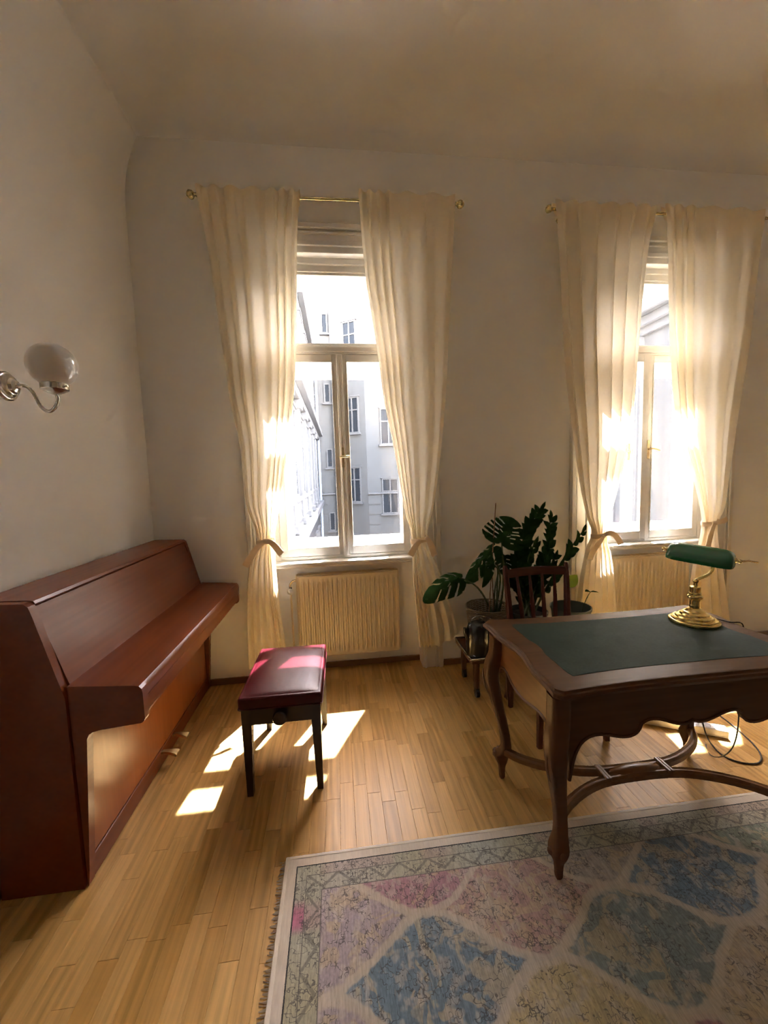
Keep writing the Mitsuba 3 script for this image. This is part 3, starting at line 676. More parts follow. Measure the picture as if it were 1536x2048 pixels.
# ------------------------------------------------------------------ radiators
def radiator(key, x0, x1, lab, valve):
    z0, z1, ya, yb = .126, .744, 2.875, 2.936
    tag(key, lab, 'radiator', 'panel radiators')
    # ribbed steel front: pressed channels
    n = 21
    zz = [z0 + .004, z0 + .022, z0 + .040, z0 + .06, z1 - .06, z1 - .040, z1 - .022, z1 - .004]
    xs = np.linspace(x0 + .010, x1 - .010, n * 10 + 1)
    prof_ = []
    t = (xs - xs[0]) / (xs[-1] - xs[0]) * n
    fr = np.abs(t - np.floor(t) - .5) * 2
    d = np.clip((fr - .42) / .22, 0, 1); d = d * d * (3 - 2 * d)
    dep = np.array([0, 0, 0.25, 1, 1, .25, 0, 0])
    P = np.zeros((len(zz), len(xs), 3))
    P[..., 0] = xs[None]; P[..., 2] = np.array(zz)[:, None]
    P[..., 1] = ya + .012 * (1 - d)[None] * dep[:, None]
    fm = grid(P)
    back = bx(x0 + .004, x1 - .004, ya + .011, ya + .020, z0, z1 - .002, .002)
    rim = cat([bx(x0 + .004, x1 - .004, ya - .002, ya + .014, z0 - .001, z0 + .010, .003), bx(x0 + .004, x1 - .004, ya - .002, ya + .014, z1 - .014, z1 - .004, .003),
               bx(x0 + .004, x0 + .014, ya - .002, ya + .014, z0, z1 - .004, .003), bx(x1 - .014, x1 - .004, ya - .002, ya + .014, z0, z1 - .004, .003)])
    add(key + '__front_panel', cat([fm, back, rim]), 'enamel', 40)
    add(key + '__side_cover', bx(x0 - .004, x0 + .003, ya + .002, yb, z0 + .01, z1 + .004, .003), 'enamel')
    add(key + '__side_cover', bx(x1 - .003, x1 + .004, ya + .002, yb, z0 + .01, z1 + .004, .003), 'enamel')
    gr = [bx(x0 + .003, x1 - .003, ya + .014, ya + .019, z1 - .004, z1 + .006, .001), bx(x0 + .003, x1 - .003, yb - .006, yb, z1 - .004, z1 + .006, .001)]
    for x in np.linspace(x0 + .012, x1 - .012, 56):
        gr.append(trimesh.creation.box(bounds=[[x - .0022, ya + .018, z1 - .006], [x + .0022, yb - .003, z1 + .004]]))
    add(key + '__top_grille', cat(gr), 'enamel', False)
    add(key + '__core', bx(x0 + .006, x1 - .006, ya + .021, yb - .004, z0 + .012, z1 - .02, .003), 'dark_slot')
    for xb_ in (x0 + .12, x1 - .15):
        add(key + '__wall_bracket', bx(xb_, xb_ + .03, yb - .002, NICHE - .0005, z0 + .10, z1 - .1, .002), 'enamel')
    if valve:
        add(key + '__pipe', tube([(x0 - .002, 2.905, .705), (x0 - .022, 2.905, .705), (x0 - .042, 2.905, .69), (x0 - .047, 2.905, .655)], .0075, 10, 20), 'dark_brass', 30)
        add(key + '__pipe', tube([(x0 - .047, 2.908, .62), (x0 - .044, 2.91, .0)], .0065, 8, 6), 'enamel', 30)
        m = lathe([(.012, 0), (.021, .004), (.023, .014), (.0205, .016), (.023, .018), (.023, .030), (.019, .034), (.020, .040), (.012, .046), (.004, .047)], sides=28)
        add(key + '__valve_knob', xf(m, 0, (x0 - .047, 2.895, .628), rotx=math.radians(75)), 'white_plastic', 35)
        add(key + '__valve', cat([tube([(x0 - .047, 2.905, .66), (x0 - .047, 2.905, .625)], .011, 12), tube([(x0 - .047, 2.898, .628), (x0 - .047, 2.915, .63)], .010, 12)]), 'chrome', 30)
radiator('radiator', -.327, .424, 'cream ribbed panel radiator under the left window', True)
radiator('radiator_001', 2.10, 2.848, 'cream ribbed panel radiator under the right window, behind the desk', False)

# ------------------------------------------------------------------ wall lamp
k = 'wall_lamp'
tag(k, 'chrome wall lamp with a white glass globe over the piano', 'wall lamp')
wx, wy, wz = XL, 1.725, 1.845
gx = -1.085
m = lathe([(.056, 0), (.056, .005), (.050, .010), (.046, .011), (.044, .018), (.034, .026), (.030, .027), (.024, .036), (.012, .042), (.008, .048)], sides=48)
add(k + '__wall_plate', xf(m, 0, (wx + .0005, wy, wz), roty=math.pi / 2), 'chrome', 25)
add(k + '__arm', tube([(wx + .04, wy, wz), (wx + .070, wy, wz - .001), (wx + .092, wy, wz - .022), (wx + .115, wy, wz - .075), (wx + .142, wy, wz - .098), (gx - .004, wy, wz - .080), (gx, wy, wz - .030)], .0062, 14, 60), 'chrome', 30)
hz = wz - .034
add(k + '__globe_holder', lathe([(.004, hz), (.010, hz + .001), (.026, hz + .008), (.044, hz + .018), (.0455, hz + .020), (.0455, hz + .040), (.043, hz + .042), (.043, hz + .036), (.01, hz + .034)], (gx, wy, 0), 48), 'chrome', 25)
add(k + '__set_screw', tube([(gx + .044, wy - .01, hz + .030), (gx + .056, wy - .012, hz + .030)], [.003, .004, .004], 10), 'chrome', 30)
gr_ = .083
add(k + '__globe', lathe([(.032, hz + .036)] + [(gr_ * math.sin(a), hz + .036 + gr_ * (math.cos(.40) - math.cos(a))) for a in np.linspace(.40, math.pi - .002, 40)], (gx, wy, 0), 64), 'opal_glass', True)

# ------------------------------------------------------------------ piano
k = 'upright_piano'
tag(k, 'reddish brown upright piano with closed lid, against the left wall', 'piano')
PY0, PY1 = 1.417, 2.818
bx0 = XL + .022
# end cheeks: profile of the case
case = [(bx0, .002), (-.966, .002), (-.962, .72), (-1.040, 1.035), (-1.046, 1.052), (-1.060, 1.064), (bx0, 1.070)]
for y0, y1 in ((PY0, PY0 + .032), (PY1 - .032, PY1)):
    add(k + '__end_cheek', ext_xz(case, y0, y1), 'piano_wood', 25)
# top lid
lid = [(bx0, 1.052), (-1.055, 1.046), (-1.049, 1.048), (-1.0445, 1.054), (-1.050, 1.064), (-1.060, 1.0665), (bx0, 1.0735)]
add(k + '__top_lid', ext_xz(lid, PY0 + .0325, PY1 - .0325), 'piano_wood', 25)
# sloping front board
fb = [(-1.0495, 1.044), (-.962, .748), (-.982, .744), (-1.068, 1.044)]
add(k + '__front_board', ext_xz(fb, PY0 + .0335, PY1 - .0335), 'piano_wood', 25)
# key lid (closed) and key slip
kl = [(-.958, .757), (-.744, .7415), (-.727, .738), (-.719, .728), (-.7165, .712), (-.717, .690), (-.985, .690), (-.985, .757)]
add(k + '__key_lid', ext_xz(kl, PY0 + .046, PY1 - .046), 'piano_wood', 35)
ks = [(-.7175, .688), (-.718, .640), (-.722, .622), (-.730, .616), (-.968, .616), (-.968, .688)]
add(k + '__key_bed', ext_xz(ks, PY0 + .046, PY1 - .046), 'piano_wood', 30)
# arms with tapering brackets down to the floor
arm = [(-.9595, .760), (-.742, .7425), (-.727, .739), (-.718, .729), (-.7155, .712), (-.7155, .622), (-.7185, .610), (-.728, .603), (-.868, .591), (-.892, .586), (-.906, .577), (-.913, .560), (-.950, .060), (-.957, .003), (-.9595, .003)]
for y0, y1 in ((PY0 + .010, PY0 + .045), (PY1 - .045, PY1 - .010)):
    add(k + '__arm', ext_xz(arm, y0, y1), 'piano_wood', 25)
# lower panel and bottom rail
add(k + '__lower_panel', bx(-1.0, -.962, PY0 + .046, PY1 - .046, .085, .615, .003), 'piano_wood_lit')
add(k + '__bottom_rail', bx(-1.0, -.958, PY0 + .046, PY1 - .046, .002, .083, .003), 'piano_wood')
add(k + '__back', bx(bx0 + .001, bx0 + .02, PY0 + .033, PY1 - .033, .01, 1.05), 'piano_wood')
for y in (2.045, 2.185):
    p_ = spline([(-.965, y, .062), (-.93, y, .064), (-.90, y, .058), (-.880, y, .050)], 14)
    w_ = np.interp(np.linspace(0, 1, 14), [0, .3, 1], [.010, .014, .026])
    R = np.stack([np.stack([p_[:, 0], p_[:, 1] + s * w_, p_[:, 2] + h], 1) for s, h in ((-1, 0), (1, 0), (.8, .010), (-.8, .010))], 1)
    add(k + '__pedal', rings(R), 'dark_brass', 35, label='brass pedal')

# ------------------------------------------------------------------ piano bench
k = 'piano_bench'
tag(k, 'dark wooden piano bench with a dark red leather seat beside the piano', 'bench')
BC, BR = np.array([-.295, 2.008]), math.radians(-.6)
hw, hl = .187, .268
def bl(m): return xf(m, BR, (BC[0], BC[1], 0))
nx_, ny_ = 28, 40
s = np.linspace(-1, 1, nx_); t = np.linspace(-1, 1, ny_)
cush = rbox(-hw, hw, -hl, hl, .425, .480, .012)
S, Tt = np.meshgrid(s, t)
def sup(a): return 1 - np.abs(a) ** 4
P = np.stack([S * (hw - .006), Tt * (hl - .006), .474 + .020 * np.sqrt(np.clip(sup(S) * sup(Tt), 0, 1))], -1)
add(k + '__seat_cushion', bl(cat([cush, grid(P)])), 'red_leather', 35, label='dark red leather seat')
pp = [(hw - .004) * np.array([1, 0]), ]
def loop(z, e, r=.0028):
    pts = []
    for cx_, cy_, a0 in ((1, 1, 0), (-1, 1, 90), (-1, -1, 180), (1, -1, 270)):
        for a in np.radians(np.linspace(a0, a0 + 90, 5)):
            pts.append((cx_ * (hw - .012 + e) + .012 * math.cos(a), cy_ * (hl - .012 + e) + .012 * math.sin(a), z))
    pts.append(pts[0])
    return tube(pts, r, 8)
add(k + '__piping', bl(loop(.428, .0005)), 'red_leather', 40)
fx, fy = .175, .256
add(k + '__frame', bl(cat([bx(-fx, fx, -fy, -fy + .02, .345, .424), bx(-fx, fx, fy - .02, fy, .345, .424), bx(-fx, -fx + .02, -fy + .02, fy - .02, .345, .424), bx(fx - .02, fx, -fy + .02, fy - .02, .345, .424)])), 'bench_wood')
for sx_ in (-1, 1):
    for sy_ in (-1, 1):
        R = []
        for z, h in ((.424, .021), (.34, .021), (.10, .0155), (.0, .0135)):
            ox, oy = sx_ * (fx + .0012 - .021), sy_ * (fy + .0012 - .021)
            spl = (.34 - z) * .03 if z < .34 else 0
            R.append([(ox + sx_ * (.021 - h) * .6 + a * h, oy + sy_ * (.021 - h) * .6 + b_ * h, z) for a, b_ in ((-1, -1), (1, -1), (1, 1), (-1, 1))])
        add(k + '__leg', bl(rings(np.array(R))), 'bench_wood', False)
kn = lathe([(.008, 0), (.010, .012), (.028, .014), (.032, .020), (.032, .032), (.028, .037), (.010, .039), (.004, .0395)], sides=32)
add(k + '__height_knob', bl(xf(kn, 0, (-.003, -fy + .001, .385), rotx=math.pi / 2)), 'bench_wood', 30)
add(k + '__height_rod', bl(tube([(-.003, -fy + .02, .385), (-.003, fy - .02, .385)], .006, 8)), 'dark_slot', 30)

# ------------------------------------------------------------------ rug
k = 'rug'
tag(k, 'faded beige rug with pink and blue medallions under the desk leg', 'rug')
RX0, RX1, RY0, RY1 = -.255, 2.45, -1.2, 1.425
add(k + '__pile', bx(RX0 + .012, RX1 - .012, RY0, RY1 - .012, .0005, .0095, .003), 'rug_pile', False)
add(k + '__binding', cat([bx(RX0, RX0 + .016, RY0, RY1, .0005, .0105, .004), bx(RX0 + .014, RX1, RY1 - .016, RY1, .0005, .0105, .004)]), 'rug_binding', 30)
fr = []
r2 = np.random.default_rng(4)
for y in np.arange(.35, RY1 - .01, .0055):
    l = r2.uniform(.012, .024); dy = r2.normal(0, .004)
    fr.append(hull([(RX0 + .002, y - .0012, .0008), (RX0 + .002, y + .0012, .0008), (RX0 + .002, y, .006), (RX0 - l, y + dy - .0008, .0008), (RX0 - l, y + dy + .0008, .0008), (RX0 - l, y + dy, .003)]))
add(k + '__fringe', cat(fr), 'rug_binding', False, kind='stuff')

# ------------------------------------------------------------------ desk
k = 'desk'
tag(k, 'carved walnut writing desk with a green leather top and curved legs', 'desk')
DX, DY, ZT = 1.21, 1.445, .750
HX, HY = .552, .331
FX, FY = .488, .243
def outline(inset, n=50):
    """top outline: slightly swept corners, gently waved short sides"""
    pts = []
    tt = np.linspace(-1, 1, n)
    def sidex(t): return HX - inset - .004 - .013 * np.cos(t * math.pi * 1.5) * (1 - t * t) - .010 * (1 - t ** 4) + .004 * np.abs(t) ** 3
    def fronty(t): return HY - inset - .020 * (1 - np.abs(t) ** 3.0)
    c = .022
    ys = tt * (HY - inset - c); xs = tt * (HX - inset - c)
    pts += [(sidex(t), y) for t, y in zip(tt, ys)]
    pts += [(x, fronty(t)) for t, x in zip(tt[::-1], xs[::-1])]
    pts += [(-sidex(t), y) for t, y in zip(tt[::-1], ys[::-1])]
    pts += [(x, -fronty(t)) for t, x in zip(tt, xs)]
    return np.array(pts)
lay = [(.030, .702), (.026, .706), (.020, .708), (.018, .714), (.008, .717), (.002, .723), (.000, .730), (.003, .737), (.009, .739), (.011, .742), (.0115, .748), (.016, ZT)]
R = np.stack([np.column_stack([outline(i), np.full(200, z)]) for i, z in lay]) + [DX, DY, 0]
top = rings(R)
add(k + '__top', top, 'desk_wood', 28)
il = outline(.092)
il = Polygon(np.column_stack([np.clip(il[:, 0], -HX + .108, HX - .108) + DX, il[:, 1] + DY]))
m = ext(il, .0022); m.apply_translation((0, 0, ZT - .0008)); add(k + '__leather_inlay', m, 'green_leather', False, label='dark green leather writing surface')
# mitre lines of the frame around the inlay: thin recessed strips
# legs
legprof = [(.702, .018, .036), (.62, .022, .036), (.565, .040, .037), (.51, .049, .035), (.45, .042, .0315), (.37, .022, .0275), (.29, .000, .0240), (.21, -.017, .0225), (.170, -.020, .0235), (.145, -.010, .028), (.122, .004, .0335), (.106, .005, .032), (.085, .003, .0255), (.060, .001, .0165), (.030, 0, .0140), (.006, 0, .0130), (.0, 0, .010)]
zs_ = np.array([p[0] for p in legprof])[::-1]
offi = PchipInterpolator(zs_, np.array([p[1] for p in legprof])[::-1]); siz = PchipInterpolator(zs_, np.array([p[2] for p in legprof])[::-1])
def leg(sx_, sy_, zb):
    zz = np.linspace(.702, 0, 70)
    a = np.arange(24) * 2 * np.pi / 24 + np.pi / 24
    ca, sa = np.cos(a), np.sin(a)
    e = .55
    qx, qy = np.sign(ca) * np.abs(ca) ** e, np.sign(sa) * np.abs(sa) ** e
    R = []
    for z in zz:
        o, h = float(offi(z)) / math.sqrt(2), float(siz(z)) * .93
        R.append(np.column_stack([DX + sx_ * (FX + o) + h * qx, DY + sy_ * (FY + o) + h * qy, np.full(24, z * (1 - zb / .702) + zb)]))
    return rings(np.array(R))
def leg_carving(sx_, sy_):
    ms = []
    for z0_, z1_, off, rr in ((.69, .50, .0, .006), (.52, .40, .008, .007), (.48, .37, -.010, .0055)):
        pts = []
        for z in np.linspace(z0_, z1_, 9):
            o, h = float(offi(z)) / math.sqrt(2), float(siz(z)) * .90
            w = .012 * math.sin((z - z1_) / (z0_ - z1_) * 3.14) * (1 if off >= 0 else -1)
            pts.append((DX + sx_ * (FX + o + h * .985) - sx_ * .012 * (off == 0), DY + sy_ * (FY + o + h * .50) + off + w, z))
        ms.append(tube(pts, [.002, rr, rr, .002], 8))
    z = .118; o = float(offi(z)) / math.sqrt(2)
    for dx_, dy_ in ((1, 0), (0, 1), (.72, .72)):
        ms.append(xf(trimesh.creation.uv_sphere(.0145, count=[10, 14]), 0, (DX + sx_ * (FX + o + .026 * dx_), DY + sy_ * (FY + o + .026 * dy_), z + .004)))
    return ms
for sx_ in (-1, 1):
    for sy_ in (-1, 1):
        zb = .0098 if sy_ < 0 else .0
        kk = add(k + '__leg', leg(sx_, sy_, zb), 'desk_wood', 40)
        for m in leg_carving(sx_, sy_):
            add(kk + '__carving', m, 'desk_wood', 40)
# aprons with waved lower edges
sidep = [(-.243, .44), (-.203, .495), (-.189, .524), (-.151, .545), (-.101, .545), (-.024, .529), (.049, .522), (.117, .535), (.186, .560), (.230, .548), (.243, .52)]
sp = spline(sidep, 60)
for sx_ in (-1, 1):
    X0 = DX + sx_ * (FX - .004)
    poly = [(DY + y, z) for y, z in sp] + [(DY + .243, .704), (DY - .243, .704)]
    m = ext_yz(poly, X0 - .010, X0 + .010)
    kk = add(k + '__side_apron', m, 'desk_wood_lit', 30)
    add(kk + '__bead', tube([(X0 + sx_ * .010, DY + y, z + .004) for y, z in sp], .0065, 10), 'desk_wood', 40)
frp = [(-.462, .385), (-.449, .45), (-.431, .50), (-.409, .527), (-.369, .541), (-.314, .534), (-.243, .522), (-.212, .534), (-.200, .552), (-.196, .561), (-.180, .572), (-.102, .563), (0, .556)]
def half(n=70):
    return spline(frp, n)
hp = half()
full = np.vstack([hp, np.column_stack([-hp[::-1, 0], hp[::-1, 1]])[1:]])
for sy_ in (-1, 1):
    Y0 = DY + sy_ * (FY + .006)
    poly = [(DX + x, z) for x, z in full] + [(DX + .462, .704), (DX - .462, .704)]
    m = ext_xz(poly, Y0 - .010, Y0 + .010)
    kk = add(k + ('__front_apron' if sy_ < 0 else '__back_apron'), m, 'desk_wood', 30)
    add(kk + '__bead', tube([(DX + x, Y0 + sy_ * .010, z + .004) for x, z in full], .006, 8), 'desk_wood', 40)
# curved stretchers meeting in the middle
def stretcher(sy_):
    c = [(-FX, sy_ * FY), (-FX + .04, sy_ * (FY - .07)), (-.33, sy_ * .085), (-.19, sy_ * .034), (-.06, sy_ * .022), (.06, sy_ * .022), (.19, sy_ * .034), (.33, sy_ * .085), (FX - .04, sy_ * (FY - .07)), (FX, sy_ * FY)]
    p = spline(c, 60)
    zz = .150 + .012 * np.cos(np.linspace(-1, 1, 60) * math.pi / 2)
    p = np.column_stack([p[:, 0] + DX, p[:, 1] + DY, zz])
    t = np.gradient(p, axis=0); t[:, 2] = 0; t /= np.linalg.norm(t, axis=1, keepdims=True)
    nn = np.column_stack([-t[:, 1], t[:, 0], 0 * t[:, 0]])
    prof_ = [(-.016, -.015), (.016, -.015), (.017, .006), (.010, .015), (.003, .011), (-.003, .011), (-.010, .015), (-.017, .006)]
    R = np.stack([p + nn * a + np.array([0, 0, 1.0]) * b_ for a, b_ in prof_], 1)
    return rings(R)
for sy_ in (-1, 1):
    add(k + '__stretcher', stretcher(sy_), 'desk_wood_lit', 35)
m = trimesh.creation.uv_sphere(1.0, count=[24, 40]); m.apply_scale((.118, .030, .022)); m.apply_translation((DX, DY, .168))
add(k + '__stretcher_boss', m, 'desk_wood_lit', True)
for s_ in (-1, 1):
    add(k + '__stretcher_ring', cat([rbox(DX + s_ * .135 - .007 + o - .004, DX + s_ * .135 + .007 + o - .004, DY - .043, DY + .043, .146, .179, .004) for o in (0, .013 * s_)]), 'desk_wood_lit', 30)

# ------------------------------------------------------------------ banker's lamp
k = 'desk_lamp'
tag(k, 'brass desk lamp with a green glass shade, standing on the leather desk top', 'lamp')
LX, LY, LZ = 1.572, 1.552, ZT + .0016
bp = [(.092, 0), (.0955, .004), (.0955, .010), (.092, .014), (.086, .015), (.085, .020), (.078, .024), (.072, .024), (.069, .031), (.060, .036), (.055, .036), (.052, .043), (.042, .050), (.036, .051), (.030, .060), (.021, .066), (.012, .067)]
add(k + '__base', lathe(bp, (LX, LY, LZ), 64), 'brass', 25)
sp_ = [(.016, .066), (.0195, .068), (.0205, .078), (.019, .080), (.0195, .082), (.019, .100), (.0205, .101), (.0215, .106), (.028, .111), (.0295, .116), (.028, .121), (.0225, .125), (.022, .131), (.0235, .134), (.0205, .138), (.0205, .158), (.0215, .160), (.020, .163), (.011, .164), (.0075, .166), (.0075, .180), (.0105, .183), (.0115, .188), (.0095, .193), (.002, .195)]
add(k + '__stem', lathe(sp_, (LX, LY, LZ), 40), 'brass', 25)
axd = np.array([.62, -.78, -.10]); axd /= np.linalg.norm(axd)
SC = np.array([1.668, 1.630, 1.040])
ATT = SC + axd * .050
za = LZ + .188
add(k + '__arm', tube([(LX, LY, za), (LX + .035, LY + .008, za + .010), (LX + .110, LY + .026, za + .042), (ATT[0] - .006, ATT[1] - .004, za + .068), (ATT[0] + .004, ATT[1], za + .095), (ATT[0] + .004, ATT[1], ATT[2] + .008)], .0062, 14, 50), 'brass', 30)
# shade: a half barrel of green glass with rounded top corners and closed ends
e1 = axd; e3 = np.array([0, 0, 1.0]); e2 = np.cross(e3, e1); e2 /= np.linalg.norm(e2); e3 = np.cross(e1, e2)
tilt = math.radians(16)
e2, e3 = e2 * math.cos(tilt) + e3 * math.sin(tilt), e3 * math.cos(tilt) - e2 * math.sin(tilt)
Lh = .128
def shade_shell(g, zdrop=0):
    S_ = np.linspace(-1, 1, 49); A_ = np.linspace(0, math.pi, 33)
    P = np.zeros((49, 33, 3))
    for i, s_ in enumerate(S_):
        q = (1 - abs(s_) ** 7) ** (1 / 3.0) if abs(s_) < 1 else 0.0
        q = max(q, .02)
        for j, a in enumerate(A_):
            x2 = math.cos(a) * (.062 - g); x3 = math.sin(a) ** .8 * (.060 - g) if math.sin(a) > 0 else 0
            P[i, j] = SC + e1 * s_ * (Lh - g) + e2 * x2 * (.35 + .65 * q) + e3 * (x3 * q - .022 + .010 * (1 - abs(math.cos(a))) * 0)
    return P
Po, Pi = shade_shell(0), shade_shell(.0035)
mo = grid(Po); mi_ = grid(Pi, True)
rim_pts = np.vstack([Po[:, 0], Po[::-1, -1]]); rim_in = np.vstack([Pi[:, 0], Pi[::-1, -1]])
mr = grid(np.stack([np.vstack([rim_pts, rim_pts[:1]]), np.vstack([rim_in, rim_in[:1]])], 0))
add(k + '__shade', cat([mo, mr]), 'green_glass', 50, label='glossy dark green glass shade')
add(k + '__shade_lining', mi_, 'shade_inside', 50)
endp = SC + e1 * Lh
kz = -.002
def along(m, o, d):
    M = trimesh.geometry.align_vectors([0, 0, 1], d); M[:3, 3] = o; m = m.copy(); m.apply_transform(M); return m
add(k + '__shade_knob', cat([along(lathe([(.004, -.004), (.012, .0), (.011, .004), (.006, .006), (.006, .010), (.009, .012), (.0095, .018), (.007, .023), (.002, .025)], sides=24), SC + s_ * e1 * (Lh - .004) + e3 * kz, s_ * e1) for s_ in (1, -1)]), 'brass', 30)
add(k + '__switch_rod', tube([endp + e3 * kz + e1 * .014, endp + e3 * kz + e1 * .040 + e2 * .02, endp + e3 * kz + e1 * .070 + e2 * .03 - e3 * .006], [.0035, .0035, .0045], 10), 'dark_brass', 30)
tag('lamp_cord', 'thin dark cord running off the desk behind the green lamp', 'cord')
scene['lamp_cord'] = ply(tube([(LX + .092, LY - .012, ZT + .006), (LX + .115, LY + .01, ZT + .0055), (LX + .13, LY - .02, ZT + .004), (LX + .148, LY - .045, ZT + .004), (LX + .180, LY - .05, ZT + .002), (LX + .200, LY - .05, ZT - .05), (LX + .205, LY - .04, .40), (LX + .21, LY + .0, .10), (LX + .23, LY + .10, .006), (LX + .28, LY + .18, .005)], .0028, 8, 90), 'black_plastic', smooth=30)

# ------------------------------------------------------------------ chair
k = 'slat_back_chair'
tag(k, 'dark red wooden chair with a slatted back, pushed in behind the desk', 'chair')
CX = 1.19
def bar(p0, p1, w0, d0, w1=None, d1=None, r=.004):
    """rectangular bar with rounded edges from p0 to p1"""
    w1 = w1 or w0; d1 = d1 or d0
    p = np.array([p0, p1], float); R = []
    for q, w, d in ((p[0], w0, d0), (p[1], w1, d1)):
        rr = min(r, w * .3, d * .3)
        R.append([(q[0] + sx_ * (w / 2 - (rr if e else 0)), q[1] + sy_ * (d / 2 - (0 if e else rr)), q[2]) for sx_, sy_, e in ((-1, -1, 1), (1, -1, 1), (1, -1, 0), (1, 1, 0), (1, 1, 1), (-1, 1, 1), (-1, 1, 0), (-1, -1, 0))])
    return rings(np.array(R))
yb, zb_ = 2.255, .862
for s_ in (-1, 1):
    x0, x1 = CX + s_ * .180, CX + s_ * .197
    R = []
    for q, h in (((x0, 2.225, 0), .013), ((x0, 2.215, .25), .017), ((x0, 2.205, .45), .019), ((x0 + (x1 - x0) * .5, 2.228, .66), .016), ((x1, yb, .862), .0135), ((x1, yb + .003, .884), .009)):
        R.append([(q[0] + a * h, q[1] + b_ * h, q[2]) for a, b_ in ((-1, -.6), (-.6, -1), (.6, -1), (1, -.6), (1, .6), (.6, 1), (-.6, 1), (-1, .6))])
    add(k + '__back_post', rings(np.array(R)), 'chair_wood', 30)
P0 = spline([(CX - .190, yb - .004, .845), (CX, yb + .016, .852), (CX + .190, yb - .004, .845)], 21)
R = np.stack([P0 + [0, -.011, -.036], P0 + [0, .009, -.036], P0 + [0, .011, .0], P0 + [0, .004, .014], P0 + [0, -.006, .013], P0 + [0, -.012, 0]], 1)
add(k + '__top_rail', rings(R), 'chair_wood', 30)
add(k + '__lower_rail', bx(CX - .178, CX + .178, 2.200, 2.218, .505, .540, .004), 'chair_wood')
for i in range(4):
    f_ = (i - 1.5) / 1.5
    xa, xb = CX + f_ * .105, CX + f_ * .122
    R = []
    for t_, w_ in ((0, .020), (.25, .026), (.55, .022), (1, .013)):
        x = xa + (xb - xa) * t_; y = 2.208 + (yb + .006 - 2.208) * t_; z = .535 + (.825 - .535) * t_
        R.append([(x + a * w_ / 2, y + b_ * .0055, z) for a, b_ in ((-1, -.5), (-.6, -1), (.6, -1), (1, -.5), (1, .5), (.6, 1), (-.6, 1), (-1, .5))])
    add(k + '__slat', rings(np.array(R)), 'chair_wood', 30)
add(k + '__seat', ext(Polygon([(CX - .20, 1.815), (CX + .20, 1.815), (CX + .185, 2.235), (CX - .185, 2.235)]).buffer(.012, join_style=1), .026).apply_translation((0, 0, .436)), 'chair_wood', 30)
add(k + '__seat_frame', cat([bx(CX - .18, CX + .18, 1.838, 1.856, .385, .436), bx(CX - .172, CX + .172, 2.20, 2.218, .385, .436), bx(CX - .196, CX - .178, 1.845, 2.215, .385, .436), bx(CX + .178, CX + .196, 1.845, 2.215, .385, .436)]), 'chair_wood')
for s_ in (-1, 1):
    add(k + '__leg', bar((CX + s_ * .190, 1.852, .0), (CX + s_ * .186, 1.846, .436), .026, .026, .036, .036), 'chair_wood', 30)

# ------------------------------------------------------------------ plant trolley with kettle and pots
k = 'plant_trolley'
tag(k, 'low wooden trolley on black castors that carries the kettle and plant pots', 'trolley')
TX0, TX1, TY0, TY1, TZ = .795, 1.735, 2.325, 2.670, .272
add(k + '__top', bx(TX0, TX1, TY0, TY1, TZ - .032, TZ - .004, .006), 'trolley_wood')
add(k + '__rim', cat([bx(TX0 - .004, TX1 + .004, TY0 - .006, TY0 + .004, TZ - .006, TZ + .008, .003), bx(TX0 - .004, TX0 + .006, TY0, TY1, TZ - .006, TZ + .008, .003), bx(TX1 - .006, TX1 + .004, TY0, TY1, TZ - .006, TZ + .008, .003), bx(TX0, TX1, TY1 - .004, TY1 + .004, TZ - .006, TZ + .008, .003)]), 'chrome', 30, label='thin metal edge')
for x, dx in ((TX0 + .05, 0), (TX1 - .05, 0)):
    for y in (TY0 + .045, TY1 - .04):
        add(k + '__leg', tube([(x, y, TZ - .03), (x, y, .060)], [.021, .018], 16), 'trolley_wood', 30)
        kk = add(k + '__caster', cat([tube([(x - .011, y - .006, .031), (x + .011, y - .006, .031)], .030, 24)]), 'black_plastic', 30)
        add(kk + '__fork', cat([bx(x - .016, x - .0125, y - .012, y + .010, .028, .064, .001), bx(x + .0125, x + .016, y - .012, y + .010, .028, .064, .001), bx(x - .016, x + .016, y - .014, y + .014, .060, .066, .001)]), 'chrome', False)

k = 'kettle'
tag(k, 'glossy black kettle with a thin wire handle, at the front corner of the trolley', 'kettle')
KX, KY, KZ = .865, 2.395, TZ - .0035
add(k + '__body', lathe([(.064, 0), (.073, .004), (.076, .012), (.077, .10), (.075, .150), (.071, .185), (.062, .208), (.050, .220), (.030, .226), (.004, .228)], (KX, KY, KZ), 48, 1.0, .82), 'black_gloss', 40)
add(k + '__lid_knob', lathe([(.008, .226), (.008, .234), (.014, .238), (.015, .246), (.008, .251), (.002, .252)], (KX + .02, KY, KZ), 24), 'black_gloss', 40)
add(k + '__handle', tube([(KX - .040, KY, KZ + .212), (KX - .036, KY, KZ + .245), (KX - .010, KY, KZ + .258), (KX + .05, KY, KZ + .252), (KX + .085, KY, KZ + .235), (KX + .078, KY, KZ + .175)], .0035, 10, 40), 'chrome', 30, label='thin wire handle')
add(k + '__spout', tube([(KX - .062, KY - .01, KZ + .12), (KX - .084, KY - .012, KZ + .16), (KX - .090, KY - .012, KZ + .195)], [.020, .015, .010], 14, 20), 'black_gloss', 40)

